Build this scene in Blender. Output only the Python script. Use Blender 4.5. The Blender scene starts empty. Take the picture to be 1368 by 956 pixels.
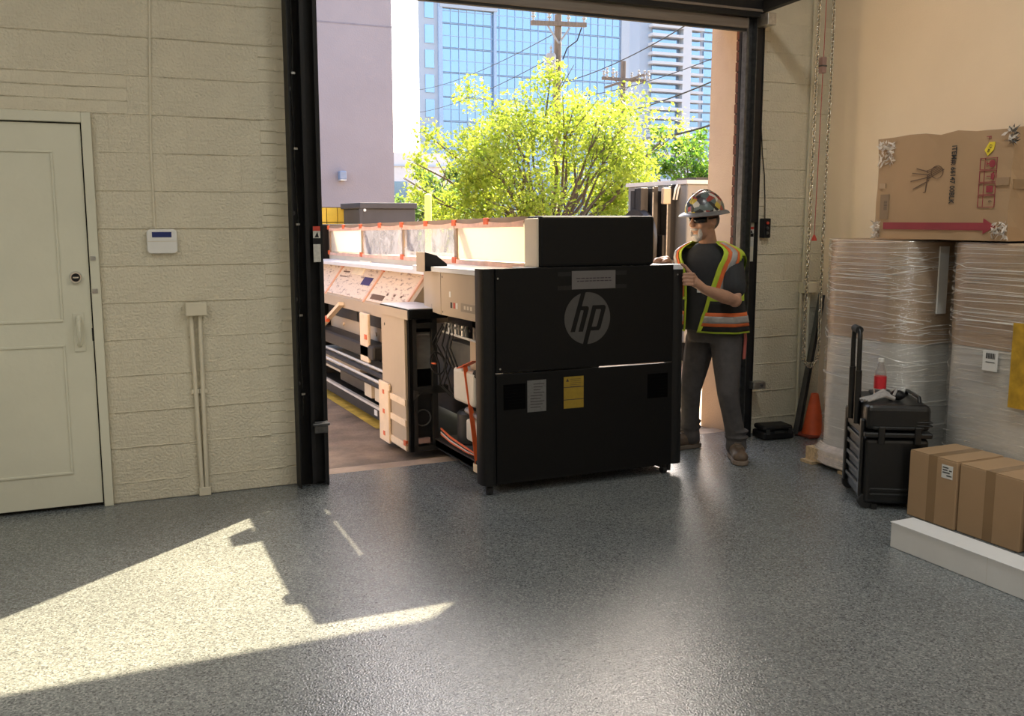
import bpy, bmesh, math, random
from mathutils import Vector, Matrix, Euler
random.seed(7)
SC = bpy.context.scene
COL = SC.collection
R = math.radians

# ---------------------------------------------------------------- camera
cam_d = bpy.data.cameras.new('camera')
cam_d.sensor_width = 36.0
cam_d.lens = 36.0 * 1292.65 / 1368.0
cam_d.clip_end = 800
cam_o = bpy.data.objects.new('camera', cam_d)
COL.objects.link(cam_o)
cam_o.location = (0, 0, 1.5913)
cam_o.rotation_euler = (R(90 - 8.2184), 0, R(-24.186))
SC.camera = cam_o

# ---------------------------------------------------------------- sky, sun, exposure
SC.view_settings.view_transform = 'Standard'
SC.view_settings.look = 'None'
SC.view_settings.exposure = 0.0
SC.view_settings.gamma = 1.0
SC.view_settings.use_curve_mapping = False
wd = bpy.data.worlds.new('sky')
SC.world = wd
wd.use_nodes = True
wn = wd.node_tree
for n in list(wn.nodes):
    wn.nodes.remove(n)
w_out = wn.nodes.new('ShaderNodeOutputWorld')
w_bg = wn.nodes.new('ShaderNodeBackground')
w_sky = wn.nodes.new('ShaderNodeTexSky')
w_sky.sky_type = 'NISHITA'
w_sky.sun_disc = False
w_sky.sun_elevation = R(36.6)
w_sky.sun_rotation = R(50.0)
w_sky.air_density = 1.0
w_sky.dust_density = 4.0
w_bg.inputs['Strength'].default_value = 0.85
wn.links.new(w_sky.outputs[0], w_bg.inputs[0])
wn.links.new(w_bg.outputs[0], w_out.inputs[0])

SUN_DIR = Vector((-1.03, -0.865, -1.0)).normalized()
sun_d = bpy.data.lights.new('sun', 'SUN')
sun_d.energy = 28.5
sun_d.color = (1.0, 0.82, 0.53)
sun_d.angle = R(0.55)
sun_o = bpy.data.objects.new('sun', sun_d)
COL.objects.link(sun_o)
sun_o.rotation_euler = SUN_DIR.to_track_quat('-Z', 'Y').to_euler()
sun_o.location = (20, 20, 20)
FILL_W = 38.0
FILL_COL = (0.96, 1.0, 0.98)

# ---------------------------------------------------------------- helpers
def vadd(a, b): return (a[0]+b[0], a[1]+b[1], a[2]+b[2])

class MB:
    def __init__(s): s.v = []; s.f = []; s.mi = []; s.m = 0
    def add(s, vs, fs):
        o = len(s.v); s.v += [tuple(p) for p in vs]
        for f in fs: s.f.append([i+o for i in f]); s.mi.append(s.m)
        return s
    def box(s, x0, x1, y0, y1, z0, z1):
        if x0 > x1: x0, x1 = x1, x0
        if y0 > y1: y0, y1 = y1, y0
        if z0 > z1: z0, z1 = z1, z0
        return s.add([(x0,y0,z0),(x1,y0,z0),(x1,y1,z0),(x0,y1,z0),(x0,y0,z1),(x1,y0,z1),(x1,y1,z1),(x0,y1,z1)],
                     [(3,2,1,0),(4,5,6,7),(0,1,5,4),(1,2,6,5),(2,3,7,6),(3,0,4,7)])
    def bar(s, p0, p1, w, h, up=(0,0,1)):
        p0 = Vector(p0); p1 = Vector(p1); d = (p1-p0).normalized(); u = Vector(up)
        a = d.cross(u)
        if a.length < 1e-4: a = d.cross(Vector((1,0,0)))
        a.normalize(); b = a.cross(d).normalized()
        a *= w/2; b *= h/2
        vs = [p0-a-b, p0+a-b, p0+a+b, p0-a+b, p1-a-b, p1+a-b, p1+a+b, p1-a+b]
        return s.add(vs, [(0,1,2,3),(7,6,5,4),(4,5,1,0),(5,6,2,1),(6,7,3,2),(7,4,0,3)])
    def prism(s, poly, ext):
        n = len(poly); e = Vector(ext)
        vs = [Vector(p) for p in poly] + [Vector(p)+e for p in poly]
        nn = Vector((0,0,0))
        for i in range(n):
            nn += vs[i].cross(vs[(i+1) % n])
        flip = nn.dot(e) > 0
        fs = [list(range(n)), list(range(2*n-1, n-1, -1))] + [(i, i+n, (i+1) % n + n, (i+1) % n) for i in range(n)]
        if flip: fs = [list(reversed(f)) for f in fs]
        return s.add(vs, fs)
    def tube(s, pts, r, n=8, cap=True):
        pts = [Vector(p) for p in pts]; N = len(pts)
        rr = r if isinstance(r, (list, tuple)) else [r]*N
        t0 = (pts[1]-pts[0]).normalized()
        a = t0.cross(Vector((0,0,1)))
        if a.length < .05: a = t0.cross(Vector((1,0,0)))
        a.normalize(); vs = []
        for i, p in enumerate(pts):
            if i == 0: t = t0
            elif i == N-1: t = (pts[-1]-pts[-2]).normalized()
            else: t = ((pts[i+1]-p).normalized()+(p-pts[i-1]).normalized())
            if t.length < 1e-6: t = t0
            t = t.normalized()
            a = (a - t*a.dot(t))
            if a.length < 1e-6: a = t.orthogonal()
            a.normalize(); b = t.cross(a)
            for k in range(n):
                q = 2*math.pi*k/n
                vs.append(p + (a*math.cos(q)+b*math.sin(q))*rr[i])
        fs = []
        for i in range(N-1):
            for k in range(n):
                fs.append((i*n+k, i*n+(k+1) % n, (i+1)*n+(k+1) % n, (i+1)*n+k))
        if cap:
            fs.append(list(range(n-1, -1, -1))); fs.append([(N-1)*n+k for k in range(n)])
        return s.add(vs, fs)
    def lathe(s, prof, c=(0,0,0), n=20, ax=(0,0,1)):
        ax = Vector(ax).normalized(); a = ax.orthogonal().normalized(); b = ax.cross(a); c = Vector(c)
        vs = []
        for r, z in prof:
            for k in range(n):
                q = 2*math.pi*k/n
                vs.append(c + ax*z + (a*math.cos(q)+b*math.sin(q))*max(r, 1e-5))
        fs = []
        for i in range(len(prof)-1):
            for k in range(n):
                fs.append((i*n+k, i*n+(k+1) % n, (i+1)*n+(k+1) % n, (i+1)*n+k))
        fs.append(list(range(n-1, -1, -1))); fs.append([(len(prof)-1)*n+k for k in range(n)])
        return s.add(vs, fs)
    def ball(s, c, rx, ry=None, rz=None, n=14, m=9, rot=None):
        ry = ry or rx; rz = rz or rx; c = Vector(c); vs = []
        for i in range(m+1):
            t = math.pi*i/m
            for k in range(n):
                q = 2*math.pi*k/n
                p = Vector((rx*math.sin(t)*math.cos(q), ry*math.sin(t)*math.sin(q), rz*math.cos(t)))
                if rot is not None: p = rot @ p
                vs.append(c+p)
        fs = []
        for i in range(m):
            for k in range(n):
                fs.append((i*n+k, (i+1)*n+k, (i+1)*n+(k+1) % n, i*n+(k+1) % n))
        return s.add(vs, fs)
    def quad(s, a, b, c, d): return s.add([a,b,c,d], [(0,1,2,3)])
    def build(s, name, mat, parent=None, smooth=False, bevel=0.0, seg=2, local=False):
        me = bpy.data.meshes.new(name)
        me.from_pydata(s.v, [], s.f)
        mats = mat if isinstance(mat, (list, tuple)) else [mat]
        for m in mats: me.materials.append(M[m])
        if len(mats) > 1: me.polygons.foreach_set('material_index', s.mi)
        if smooth:
            me.polygons.foreach_set('use_smooth', [True]*len(me.polygons))
            try: me.set_sharp_from_angle(angle=R(42))
            except Exception: pass
        me.update()
        return obj(name, me, parent, bevel, seg, local)

INV = {}
def obj(name, me, parent=None, bevel=0.0, seg=2, local=False):
    o = bpy.data.objects.new(name, me); COL.objects.link(o)
    if bevel:
        b = o.modifiers.new('bevel', 'BEVEL'); b.width = bevel; b.segments = seg; b.limit_method = 'ANGLE'; b.angle_limit = R(40)
    if parent is not None:
        o.parent = parent
        if not local and parent.name in INV: o.matrix_parent_inverse = INV[parent.name]
    return o
def tag(o, label, cat=None, group=None, kind=None):
    if label: o['label'] = label
    if cat: o['category'] = cat
    if group: o['group'] = group
    if kind: o['kind'] = kind
    return o
def thing(name, label, cat, loc=(0,0,0), rot=(0,0,0), group=None, kind=None):
    o = bpy.data.objects.new(name, None); COL.objects.link(o)
    o.empty_display_size = .1
    o.location = loc; o.rotation_euler = rot
    INV[o.name] = (Matrix.Translation(loc) @ Euler(rot).to_matrix().to_4x4()).inverted()
    return tag(o, label, cat, group, kind)
def txt(name, body, size, mat, parent, origin, xdir, ydir, local=False, depth=.0008, align='CENTER', bold=0.0, tall=1.0):
    cu = bpy.data.curves.new(name, 'FONT'); cu.body = body; cu.size = size
    cu.align_x = align; cu.align_y = 'CENTER'; cu.extrude = depth
    cu.resolution_u = 2; cu.offset = bold
    cu.materials.append(M[mat])
    xd = Vector(xdir).normalized(); yd = Vector(ydir).normalized(); zd = xd.cross(yd)
    m = Matrix((xd, yd, zd)).transposed().to_4x4(); m.translation = Vector(origin)
    tmp = bpy.data.objects.new(name, cu); me = bpy.data.meshes.new_from_object(tmp); bpy.data.objects.remove(tmp); bpy.data.curves.remove(cu)
    me.name = name
    if not me.materials: me.materials.append(M[mat])
    o = bpy.data.objects.new(name, me); COL.objects.link(o)
    if parent is not None:
        o.parent = parent
        if not local and parent.name in INV: o.matrix_parent_inverse = INV[parent.name]
    o.matrix_basis = m @ Matrix.Diagonal((1, tall, 1, 1))
    return o

# ---------------------------------------------------------------- materials
M = {}
def newmat(name):
    m = bpy.data.materials.new(name); m.use_nodes = True; M[name] = m
    nt = m.node_tree; p = nt.nodes['Principled BSDF']
    return m, nt, p
def N(nt, t, **kw):
    n = nt.nodes.new(t)
    for k, v in kw.items():
        if k in n.inputs: n.inputs[k].default_value = v
        else: setattr(n, k, v)
    return n
def mat(name, col, rough=.6, metal=0.0, var=.12, scale=6.0, bump=0.0, bscale=60.0, spec=.5, stretch=(1,1,1), coat=0.0, detail=4.0):
    m, nt, p = newmat(name)
    tc = N(nt, 'ShaderNodeTexCoord'); mp = N(nt, 'ShaderNodeMapping'); mp.inputs['Scale'].default_value = stretch
    nt.links.new(tc.outputs['Object'], mp.inputs[0])
    nz = N(nt, 'ShaderNodeTexNoise', Scale=scale, Detail=detail, Roughness=.6)
    nt.links.new(mp.outputs[0], nz.inputs['Vector'])
    rp = N(nt, 'ShaderNodeValToRGB')
    rp.color_ramp.elements[0].position = .3; rp.color_ramp.elements[1].position = .7
    rp.color_ramp.elements[0].color = tuple(c*(1-var) for c in col)+(1,)
    rp.color_ramp.elements[1].color = tuple(min(1, c*(1+var)) for c in col)+(1,)
    nt.links.new(nz.outputs['Fac'], rp.inputs[0]); nt.links.new(rp.outputs[0], p.inputs['Base Color'])
    p.inputs['Roughness'].default_value = rough; p.inputs['Metallic'].default_value = metal
    p.inputs['Specular IOR Level'].default_value = spec
    if coat: p.inputs['Coat Weight'].default_value = coat; p.inputs['Coat Roughness'].default_value = .1
    if bump:
        n2 = N(nt, 'ShaderNodeTexNoise', Scale=bscale, Detail=3.0)
        nt.links.new(mp.outputs[0], n2.inputs['Vector'])
        bp = N(nt, 'ShaderNodeBump', Strength=min(1, bump), Distance=.012*max(1, bump*1.6))
        nt.links.new(n2.outputs['Fac'], bp.inputs['Height']); nt.links.new(bp.outputs[0], p.inputs['Normal'])
    return m

# painted block: orange-peel paint over rough concrete masonry
mat('block_paint', (.66, .61, .48), .5, var=.06, scale=2.5, bump=.8, bscale=70, spec=.35)
mat('mortar_paint', (.60, .55, .43), .6, var=.1, scale=3, bump=.3, bscale=70, spec=.3)
mat('brick_paint', (.66, .61, .48), .55, var=.08, scale=4, bump=.4, bscale=80, spec=.3)
mat('door_paint', (.66, .65, .53), .42, var=.05, scale=2, bump=.08, bscale=30)
mat('cream_plaster', (.86, .70, .52), .7, var=.04, scale=1.2, bump=.12, bscale=120, spec=.25)
mat('ceiling_paint', (.70, .66, .58), .9, var=.05)
mat('black_steel', (.008, .008, .009), .5, var=.3, scale=12, spec=.3)
mat('rail_brown', (.16, .13, .105), .5, var=.2, scale=8, stretch=(.3, 1, 4))
mat('galvanised', (.45, .45, .44), .38, 1.0, var=.2, scale=30)
mat('dark_galvanised', (.10, .10, .10), .4, .6, var=.3, scale=30)
mat('chrome', (.75, .75, .76), .12, 1.0, var=.05)
mat('rubber', (.012, .012, .012), .75, var=.2)
mat('pipe_paint', (.66, .61, .48), .5, var=.06)
mat('white_plastic', (.74, .74, .72), .35, var=.03)
mat('lcd_blue', (.012, .03, .16), .2, var=.1)
mat('exterior_tan', (.46, .35, .27), .85, var=.06, scale=3, bump=.25, bscale=90)
mat('brick_red', (.10, .035, .022), .85, var=.35, scale=20)
mat('brick_mortar', (.035, .028, .024), .9)
mat('grey_stucco', (.27, .25, .27), .9, var=.05, scale=1.5, bump=.2, bscale=40)
mat('asphalt', (.21, .15, .10), .75, var=.5, scale=3.2, bump=.5, bscale=50, detail=8)
mat('threshold_concrete', (.36, .27, .20), .8, var=.3, scale=5, bump=.4, bscale=70, detail=8)
mat('yellow_line', (.55, .38, .06), .8, var=.35, scale=9)

def floor_mat():
    m, nt, p = newmat('epoxy_flake')
    tc = N(nt, 'ShaderNodeTexCoord')
    v1 = N(nt, 'ShaderNodeTexVoronoi', Scale=150.0); v1.inputs['Randomness'].default_value = 1
    v2 = N(nt, 'ShaderNodeTexVoronoi', Scale=290.0)
    nz = N(nt, 'ShaderNodeTexNoise', Scale=1.3, Detail=5.0)
    for v in (v1, v2, nz): nt.links.new(tc.outputs['Object'], v.inputs['Vector'])
    s1 = N(nt, 'ShaderNodeSeparateColor'); nt.links.new(v1.outputs['Color'], s1.inputs[0])
    r1 = N(nt, 'ShaderNodeValToRGB'); e = r1.color_ramp.elements
    r1.color_ramp.interpolation = 'CONSTANT'
    e[0].position = 0; e[0].color = (.10, .11, .118, 1)
    e[1].position = .13; e[1].color = (.175, .19, .198, 1)
    for pos, c in ((.45, (.215, .23, .237, 1)), (.75, (.295, .31, .315, 1)), (.93, (.14, .15, .157, 1))):
        q = e.new(pos); q.color = c
    nt.links.new(s1.outputs[0], r1.inputs[0])
    s2 = N(nt, 'ShaderNodeSeparateColor'); nt.links.new(v2.outputs['Color'], s2.inputs[0])
    r2 = N(nt, 'ShaderNodeValToRGB'); r2.color_ramp.interpolation = 'CONSTANT'
    r2.color_ramp.elements[0].color = (.82, .82, .82, 1); r2.color_ramp.elements[1].position = .3; r2.color_ramp.elements[1].color = (1, 1, 1, 1)
    nt.links.new(s2.outputs[1], r2.inputs[0])
    mx = N(nt, 'ShaderNodeMix', data_type='RGBA', blend_type='MULTIPLY'); mx.inputs['Factor'].default_value = .8
    nt.links.new(r1.outputs[0], mx.inputs[6]); nt.links.new(r2.outputs[0], mx.inputs[7])
    r3 = N(nt, 'ShaderNodeValToRGB')
    r3.color_ramp.elements[0].position = .35; r3.color_ramp.elements[0].color = (.84, .85, .85, 1)
    r3.color_ramp.elements[1].position = .65; r3.color_ramp.elements[1].color = (1, 1, .98, 1)
    nt.links.new(nz.outputs['Fac'], r3.inputs[0])
    m2 = N(nt, 'ShaderNodeMix', data_type='RGBA', blend_type='MULTIPLY'); m2.inputs['Factor'].default_value = 1
    nt.links.new(mx.outputs[2], m2.inputs[6]); nt.links.new(r3.outputs[0], m2.inputs[7])
    nt.links.new(m2.outputs[2], p.inputs['Base Color'])
    rr = N(nt, 'ShaderNodeMapRange'); rr.inputs['To Min'].default_value = .11; rr.inputs['To Max'].default_value = .21
    nt.links.new(nz.outputs['Fac'], rr.inputs[0]); nt.links.new(rr.outputs[0], p.inputs['Roughness'])
    bn = N(nt, 'ShaderNodeTexNoise', Scale=130.0, Detail=2.0); nt.links.new(tc.outputs['Object'], bn.inputs['Vector'])
    bp = N(nt, 'ShaderNodeBump', Strength=.4, Distance=.005)
    nt.links.new(bn.outputs['Fac'], bp.inputs['Height']); nt.links.new(bp.outputs[0], p.inputs['Normal'])
    p.inputs['Specular IOR Level'].default_value = .75
floor_mat()

# ================================================================ THE ROOM
WY = 5.7225          # face of the block wall with the dock door
WX = 5.145           # face of the plaster wall on the right
CEIL = 4.6
def struct(o, label=None):
    o['kind'] = 'structure'
    if label: o['label'] = label
    return o
struct(MB().box(-4.6, WX+.2, -5.2, 5.86, -.2, 0).build('floor', 'epoxy_flake'), 'grey flake epoxy floor with a sheen')
struct(MB().box(1.1, 4.45, 5.86, 6.02, -.2, -.004).build('trim_1', 'threshold_concrete', bevel=.012), 'worn brown concrete sill under the dock door')
struct(MB().box(WX, WX+.2, -5.2, 6.0, 0, CEIL).build('wall_right', 'cream_plaster'), 'smooth warm cream plaster wall behind the wrapped pallets')
struct(MB().box(-4.6, -4.4, -5.2, 6.0, 0, CEIL).build('wall_left', 'cream_plaster'), 'cream plaster wall outside the view on the left')
struct(MB().box(-4.6, WX+.2, -5.2, -5.0, 0, CEIL).build('wall_rear', 'cream_plaster'), 'cream plaster wall behind the camera')
struct(MB().box(-4.6, WX+.2, -5.2, 6.0, CEIL, CEIL+.2).build('ceiling', 'ceiling_paint'), 'pale painted ceiling above the loading bay')

g = MB(); my = WY + .006
for a in ((-4.6, -.9, 0, CEIL), (-.9, .10, 2.13, CEIL), (.10, 1.17, 0, CEIL), (1.17, 4.44, 2.98, CEIL), (4.44, WX+.05, 0, CEIL)):
    g.box(a[0], a[1], my, 5.88, a[2], a[3])
wall = struct(g.build('wall_back', 'mortar_paint'), 'cream painted concrete block wall around the dock door')
_bc = {}
def block(x0, x1, z0, z1, name='block', m='block_paint', j=.0015):
    jx = .0001
    w = round(x1-x0-2*jx, 3); h = round(z1-z0-2*j, 3)
    if w < .02: return
    key = (w, h, m)
    if key not in _bc:
        c = .0035; t = .03
        me = bpy.data.meshes.new(name)
        e = .0003; vs = [(0,c,0),(w,c,0),(w,c,h),(0,c,h),(e,0,c),(w-e,0,c),(w-e,0,h-c),(e,0,h-c),(0,t,0),(w,t,0),(w,t,h),(0,t,h)]
        fs = [(4,5,6,7),(0,1,5,4),(1,2,6,5),(2,3,7,6),(3,0,4,7),(8,9,1,0),(9,10,2,1),(10,11,3,2),(11,8,0,3)]
        me.from_pydata(vs, [], fs); me.materials.append(M[m]); me.update(); _bc[key] = me
    o = bpy.data.objects.new(name, _bc[key]); COL.objects.link(o); o.parent = wall
    o.location = (x0+jx, WY + random.uniform(-.0015, .002), z0+j)
    o.rotation_euler = (random.uniform(-.003, .003), 0, random.uniform(-.002, .002))
CH = .2033
courses = [(0, .115, -1)] + [(.115+CH*j, .115+CH*(j+1), j) for j in range(14)]
for z0, z1, j in courses:
    if z0 > 2.95: continue
    odd = j % 2 == 1
    bx = 1.0 if odd else 1.085
    # brick closers beside the left door track
    if j >= 0:
        hb = (z1-z0)/3
        for k in range(3):
            if odd: block(bx, 1.165, z0+hb*k, z0+hb*(k+1), 'brick', 'brick_paint', .0015)
            else: block(bx, 1.165, z0+hb*k, z0+hb*(k+1), 'brick', 'brick_paint', .0015)
    else: block(bx, 1.165, z0, z1)
    left = .118 if z1 < 2.16 else -.85
    if j == 10: left = .302
    x = bx; first = not odd
    while x > left + .01:
        w = .2 if first else .4; first = False
        block(max(left, x-w), x, z0, z1); x -= w
    if j == 10:                                   # brick infill over the personnel door
        hb = (z1-z0)/3
        for k in range(3):
            x = .302 - (0 if k % 2 else .0); f = [.1, .2, .15][k]
            while x > -.85:
                block(max(-.85, x-f), x, z0+hb*k, z0+hb*(k+1), 'brick', 'brick_paint', .0015); x -= f; f = .2
    # right of the dock door
    bx = 4.575 if odd else 4.49
    if j >= 0:
        for k in range(3): block(4.445, bx, z0+(z1-z0)/3*k, z0+(z1-z0)/3*(k+1), 'brick', 'brick_paint', .0015)
    else: block(4.445, bx, z0, z1)
    x = bx; f = .2 if odd else .4
    while x < WX - .005:
        block(x, min(WX, x+f), z0, z1); x += f; f = .4
# raised paint bead left along every bed joint
def bead(x0, x1, z):
    n = max(4, int((x1-x0)/.05)); pts = []; rs = []
    for i in range(n+1):
        pts.append((x0+(x1-x0)*i/n, WY+.0005+random.uniform(-.0015, .0008), z+random.uniform(-.0012, .0012))); rs.append(random.uniform(.0042, .0068))
    MB().tube(pts, rs, 6).build('mortar_bead', 'block_paint', wall, smooth=True)
for z0, z1, j in courses:
    if 0 < z0 < 2.95:
        bead(.118 if z0 < 2.13 else -.85, 1.0 if j % 2 else 1.085, z0); bead(4.49, WX-.01, z0)
        if j >= 0:
            for k in (1, 2):
                bead(1.09, 1.165, z0+CH/3*k); bead(4.447, 4.49, z0+CH/3*k)
for k in (1, 2): bead(-.85, .302, .115+CH*10+CH/3*k)
# weathered brick return and rendered wing wall outside the right jamb
wing = thing('brick_pier', 'tan rendered pier with dark brick return at the dock door right jamb', 'pier', (4.5, 5.97, 0))
MB().box(4.41, 4.8, 5.885, 6.19, -.1, 5.2).build('rendered_face', 'exterior_tan', wing)
MB().box(4.415, 4.8, 5.735, 5.885, 0, 2.98).build('brick_core', 'brick_mortar', wing)
bm_ = None
for k in range(40):
    if bm_ is None:
        o = MB().box(4.405, 4.43, 5.742, 5.884, .004, .066).build('brick', 'brick_red', wing); bm_ = o
    else:
        o = bm_.copy(); COL.objects.link(o); o.location = (random.uniform(-.004, .002), 0, .073*k)
struct(MB().box(-4.6, 1.1, 5.88, 6.1, -.1, 5.2).build('wall_outside', 'exterior_tan'), 'tan rendered outside face of the building left of the dock door')
struct(MB().box(4.8, 14, 5.88, 6.1, -.1, 5.2).build('wall_outside', 'exterior_tan'), 'tan rendered outside face of the building right of the pier')
struct(MB().box(1.1, 4.8, 5.88, 6.1, 3.0, 5.2).build('wall_outside', 'exterior_tan'), 'tan rendered outside face over the dock door')

# ---- personnel door on the left
d1 = thing('door_1', 'cream painted panelled personnel door with deadbolt and pull handle', None, (-.4, WY, 0), kind='structure')
MB().box(-.86, .062, WY-.012, WY+.03, .022, 2.083).build('door_slab', 'door_paint', d1, bevel=.002)
for (z0, z1) in ((1.04, 1.945), (.2, .918)):
    g = MB(); x0, x1 = -.72, -.078; y = WY-.012
    for a in ((x0, x1, z0, z0+.014), (x0, x1, z1-.014, z1), (x0, x0+.012, z0+.014, z1-.014), (x1-.012, x1, z0+.014, z1-.014)):
        g.box(a[0], a[1], y-.007, y+.002, a[2], a[3])
    g.build('panel_moulding', 'door_paint', d1, bevel=.003)
g = MB()
g.box(.068, .116, WY-.03, WY+.03, 0, 2.143); g.box(-.93, .068, WY-.03, WY+.03, 2.09, 2.143); g.box(-.93, -.868, WY-.03, WY+.03, 0, 2.09)
fr = g.build('door_frame', 'door_paint', d1, bevel=.004)
MB().box(-.87, .07, WY+.031, WY+.04, 0, 2.1).build('door_stop', 'rubber', d1)
db = MB().lathe([(.001, .0), (.034, .0), (.034, .012), (.028, .02), (.001, .02)], (-.005, WY-.012, 1.277), 20, (0,-1,0)).build('deadbolt', 'chrome', d1, smooth=True)
MB().box(-.02, .01, WY-.042, WY-.03, 1.272, 1.282).build('thumb_turn', 'chrome', db, bevel=.003)
MB().lathe([(.001, 0), (.022, 0), (.022, .003), (.001, .003)], (-.005, WY-.032, 1.277), 18, (0,-1,0)).build('lock_core', 'black_steel', db, smooth=True)
ph = MB().box(-.034, .024, WY-.018, WY-.011, .875, 1.085).build('handle_plate', 'door_paint', d1, bevel=.002)
MB().tube([(-.005, WY-.018, 1.06), (-.005, WY-.05, 1.045), (-.005, WY-.055, 1.0), (-.005, WY-.05, .93), (-.005, WY-.018, .912)], [.014, .012, .01, .011, .014], 10).build('pull_handle', 'door_paint', ph, smooth=True)
for z in (1.377, 1.202):
    MB().box(.072, .1, WY-.036, WY-.029, z-.012, z+.012).build('strike_plate', 'galvanised', fr, bevel=.002)
MB().box(.058, .072, WY-.014, WY-.004, .93, 1.0).build('latch_edge', 'black_steel', d1)
# ================================================================ dock door hardware
def bolt(parent, x, y, z, r=.009, m='dark_galvanised'):
    MB().lathe([(.001, 0), (r*1.5, 0), (r*1.5, .002), (r, .002), (r*.9, .008), (.001, .009)], (x, y, z), 10, (0,-1,0)).build('bolt', m, parent, smooth=True)
TL = thing('door_track', 'black steel dock door track with thin wire on the left jamb', 'door track', (1.22, 5.66, 0))
MB().box(1.142, 1.305, 5.69, 5.716, 0, 3.4).build('jamb_plate', 'black_steel', TL)
MB().box(1.142, 1.15, 5.60, 5.69, 0, 3.4).build('angle_flange', 'black_steel', TL)
g = MB(); g.box(1.215, 1.221, 5.603, 5.66, .02, 3.3); g.box(1.221, 1.308, 5.655, 5.661, .02, 3.3); g.box(1.300, 1.308, 5.603, 5.655, .02, 3.3); g.box(1.221, 1.237, 5.603, 5.607, .02, 3.3); g.box(1.290, 1.3, 5.603, 5.607, .02, 3.3)
g.build('roller_channel', 'black_steel', TL)
MB().box(1.309, 1.318, 5.62, 5.72, 0, 3.0).build('rubber_seal', 'rubber', TL)
pts = [(1.185+.006*math.sin(z*5.1)+.003*math.sin(z*13), 5.685, z) for z in [.42+.07*i for i in range(36)]]
MB().tube(pts, .0028, 6).build('wire', 'galvanised', TL, smooth=True)
for z in (.55, 1.02, 1.55, 1.98, 2.4):
    MB().box(1.178, 1.2, 5.675, 5.69, z, z+.012).build('wire_clip', 'galvanised', TL)
for z in (.62, 1.12, 1.62, 2.32): bolt(TL, 1.165, 5.69, z)
lt = MB().box(1.232, 1.312, 5.585, 5.603, .33, .40).build('slide_latch', 'dark_galvanised', TL, bevel=.004)
MB().tube([(1.22, 5.58, .385), (1.318, 5.58, .385)], .009, 10).build('latch_rod', 'dark_galvanised', lt, smooth=True)

def sticker(parent, x0, x1, z0, z1, y):
    s = MB().box(x0, x1, y-.001, y, z0, z1).build('warning_sticker', 'sticker_white', parent)
    h = z1-z0
    MB().box(x0, x1, y-.0016, y-.001, z1-h*.13, z1).build('red_band', 'sticker_red', s)
    MB().box(x0, x1, y-.0016, y-.001, z1-h*.5, z1-h*.33).build('dark_band', 'black_steel', s)
    cx = (x0+x1)/2; w = x1-x0; zz = z1-h*.23
    MB().prism([(cx-w*.3, y-.001, zz-h*.08), (cx+w*.3, y-.001, zz-h*.08), (cx+w*.1, y-.001, zz+h*.08)], (0, -.0006, 0)).build('pictogram', 'black_steel', s)
mat('sticker_white', (.55, .54, .50), .5, var=.15, scale=60)
mat('sticker_red', (.5, .05, .03), .5)
sticker(TL, 1.258, 1.30, 1.34, 1.545, 5.603)

TR = thing('door_track', 'black steel dock door track with slide latch on the right jamb', 'door track', (4.36, 5.66, 0))
MB().box(4.30, 4.445, 5.69, 5.716, 0, 3.3).build('jamb_plate', 'black_steel', TR)
MB().box(4.437, 4.445, 5.62, 5.69, 0, 3.3).build('angle_flange', 'black_steel', TR)
g = MB(); g.box(4.29, 4.296, 5.62, 5.67, .02, 3.2); g.box(4.296, 4.375, 5.67, 5.676, .02, 3.2); g.box(4.375, 4.381, 5.62, 5.67, .02, 3.2); g.box(4.296, 4.306, 5.62, 5.624, .02, 3.2)
g.build('roller_channel', 'dark_galvanised', TR)
MB().box(4.384, 4.436, 5.625, 5.69, 0, 1.285).build('lower_guard', 'black_steel', TR)
MB().box(4.384, 4.436, 5.625, 5.69, 1.56, 3.2).build('upper_guard', 'black_steel', TR)
MB().box(4.384, 4.436, 5.655, 5.69, 1.285, 1.56).build('guard_gap', 'pipe_paint', TR)
sticker(TR, 4.388, 4.432, 1.39, 1.53, 5.654)
lt = MB().box(4.42, 4.53, 5.575, 5.655, .365, .415).build('slide_latch', 'galvanised', TR, bevel=.004)
MB().lathe([(.001, 0), (.011, 0), (.009, .008), (.001, .008)], (4.49, 5.575, .39), 12, (0,-1,0)).build('latch_bolt', 'dark_galvanised', lt, smooth=True)
br = MB().box(4.37, 4.44, 5.5, 5.62, 2.89, 2.97).build('hinge_bracket', 'galvanised', TR, bevel=.004)
MB().bar((4.40, 5.66, 3.02), (4.44, 5.0, 3.06), .05, .07).build('overhead_rail', 'black_steel', TR)

DD = thing('door_2', 'raised sectional dock door with brown bottom rail and black seal', None, (2.8, 5.66, 2.9), kind='structure')
MB().box(1.31, 4.30, 5.625, 5.66, 2.86, 2.878).build('rubber_seal', 'rubber', DD)
MB().box(1.31, 4.30, 5.615, 5.665, 2.878, 2.945).build('bottom_rail', 'rail_brown', DD, bevel=.003)
MB().box(1.30, 4.39, 5.58, 5.67, 2.95, 3.12).build('lower_section', 'black_steel', DD, bevel=.003)
MB().box(1.30, 4.39, 5.572, 5.58, 2.985, 3.0).build('stiffener', 'rail_brown', DD)
MB().lathe([(.001, -1.52), (.2, -1.52), (.2, 1.52), (.001, 1.52)], (2.85, 5.48, 3.45), 24, (1,0,0)).build('curtain_roll', 'rail_brown', DD, smooth=True)

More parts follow.
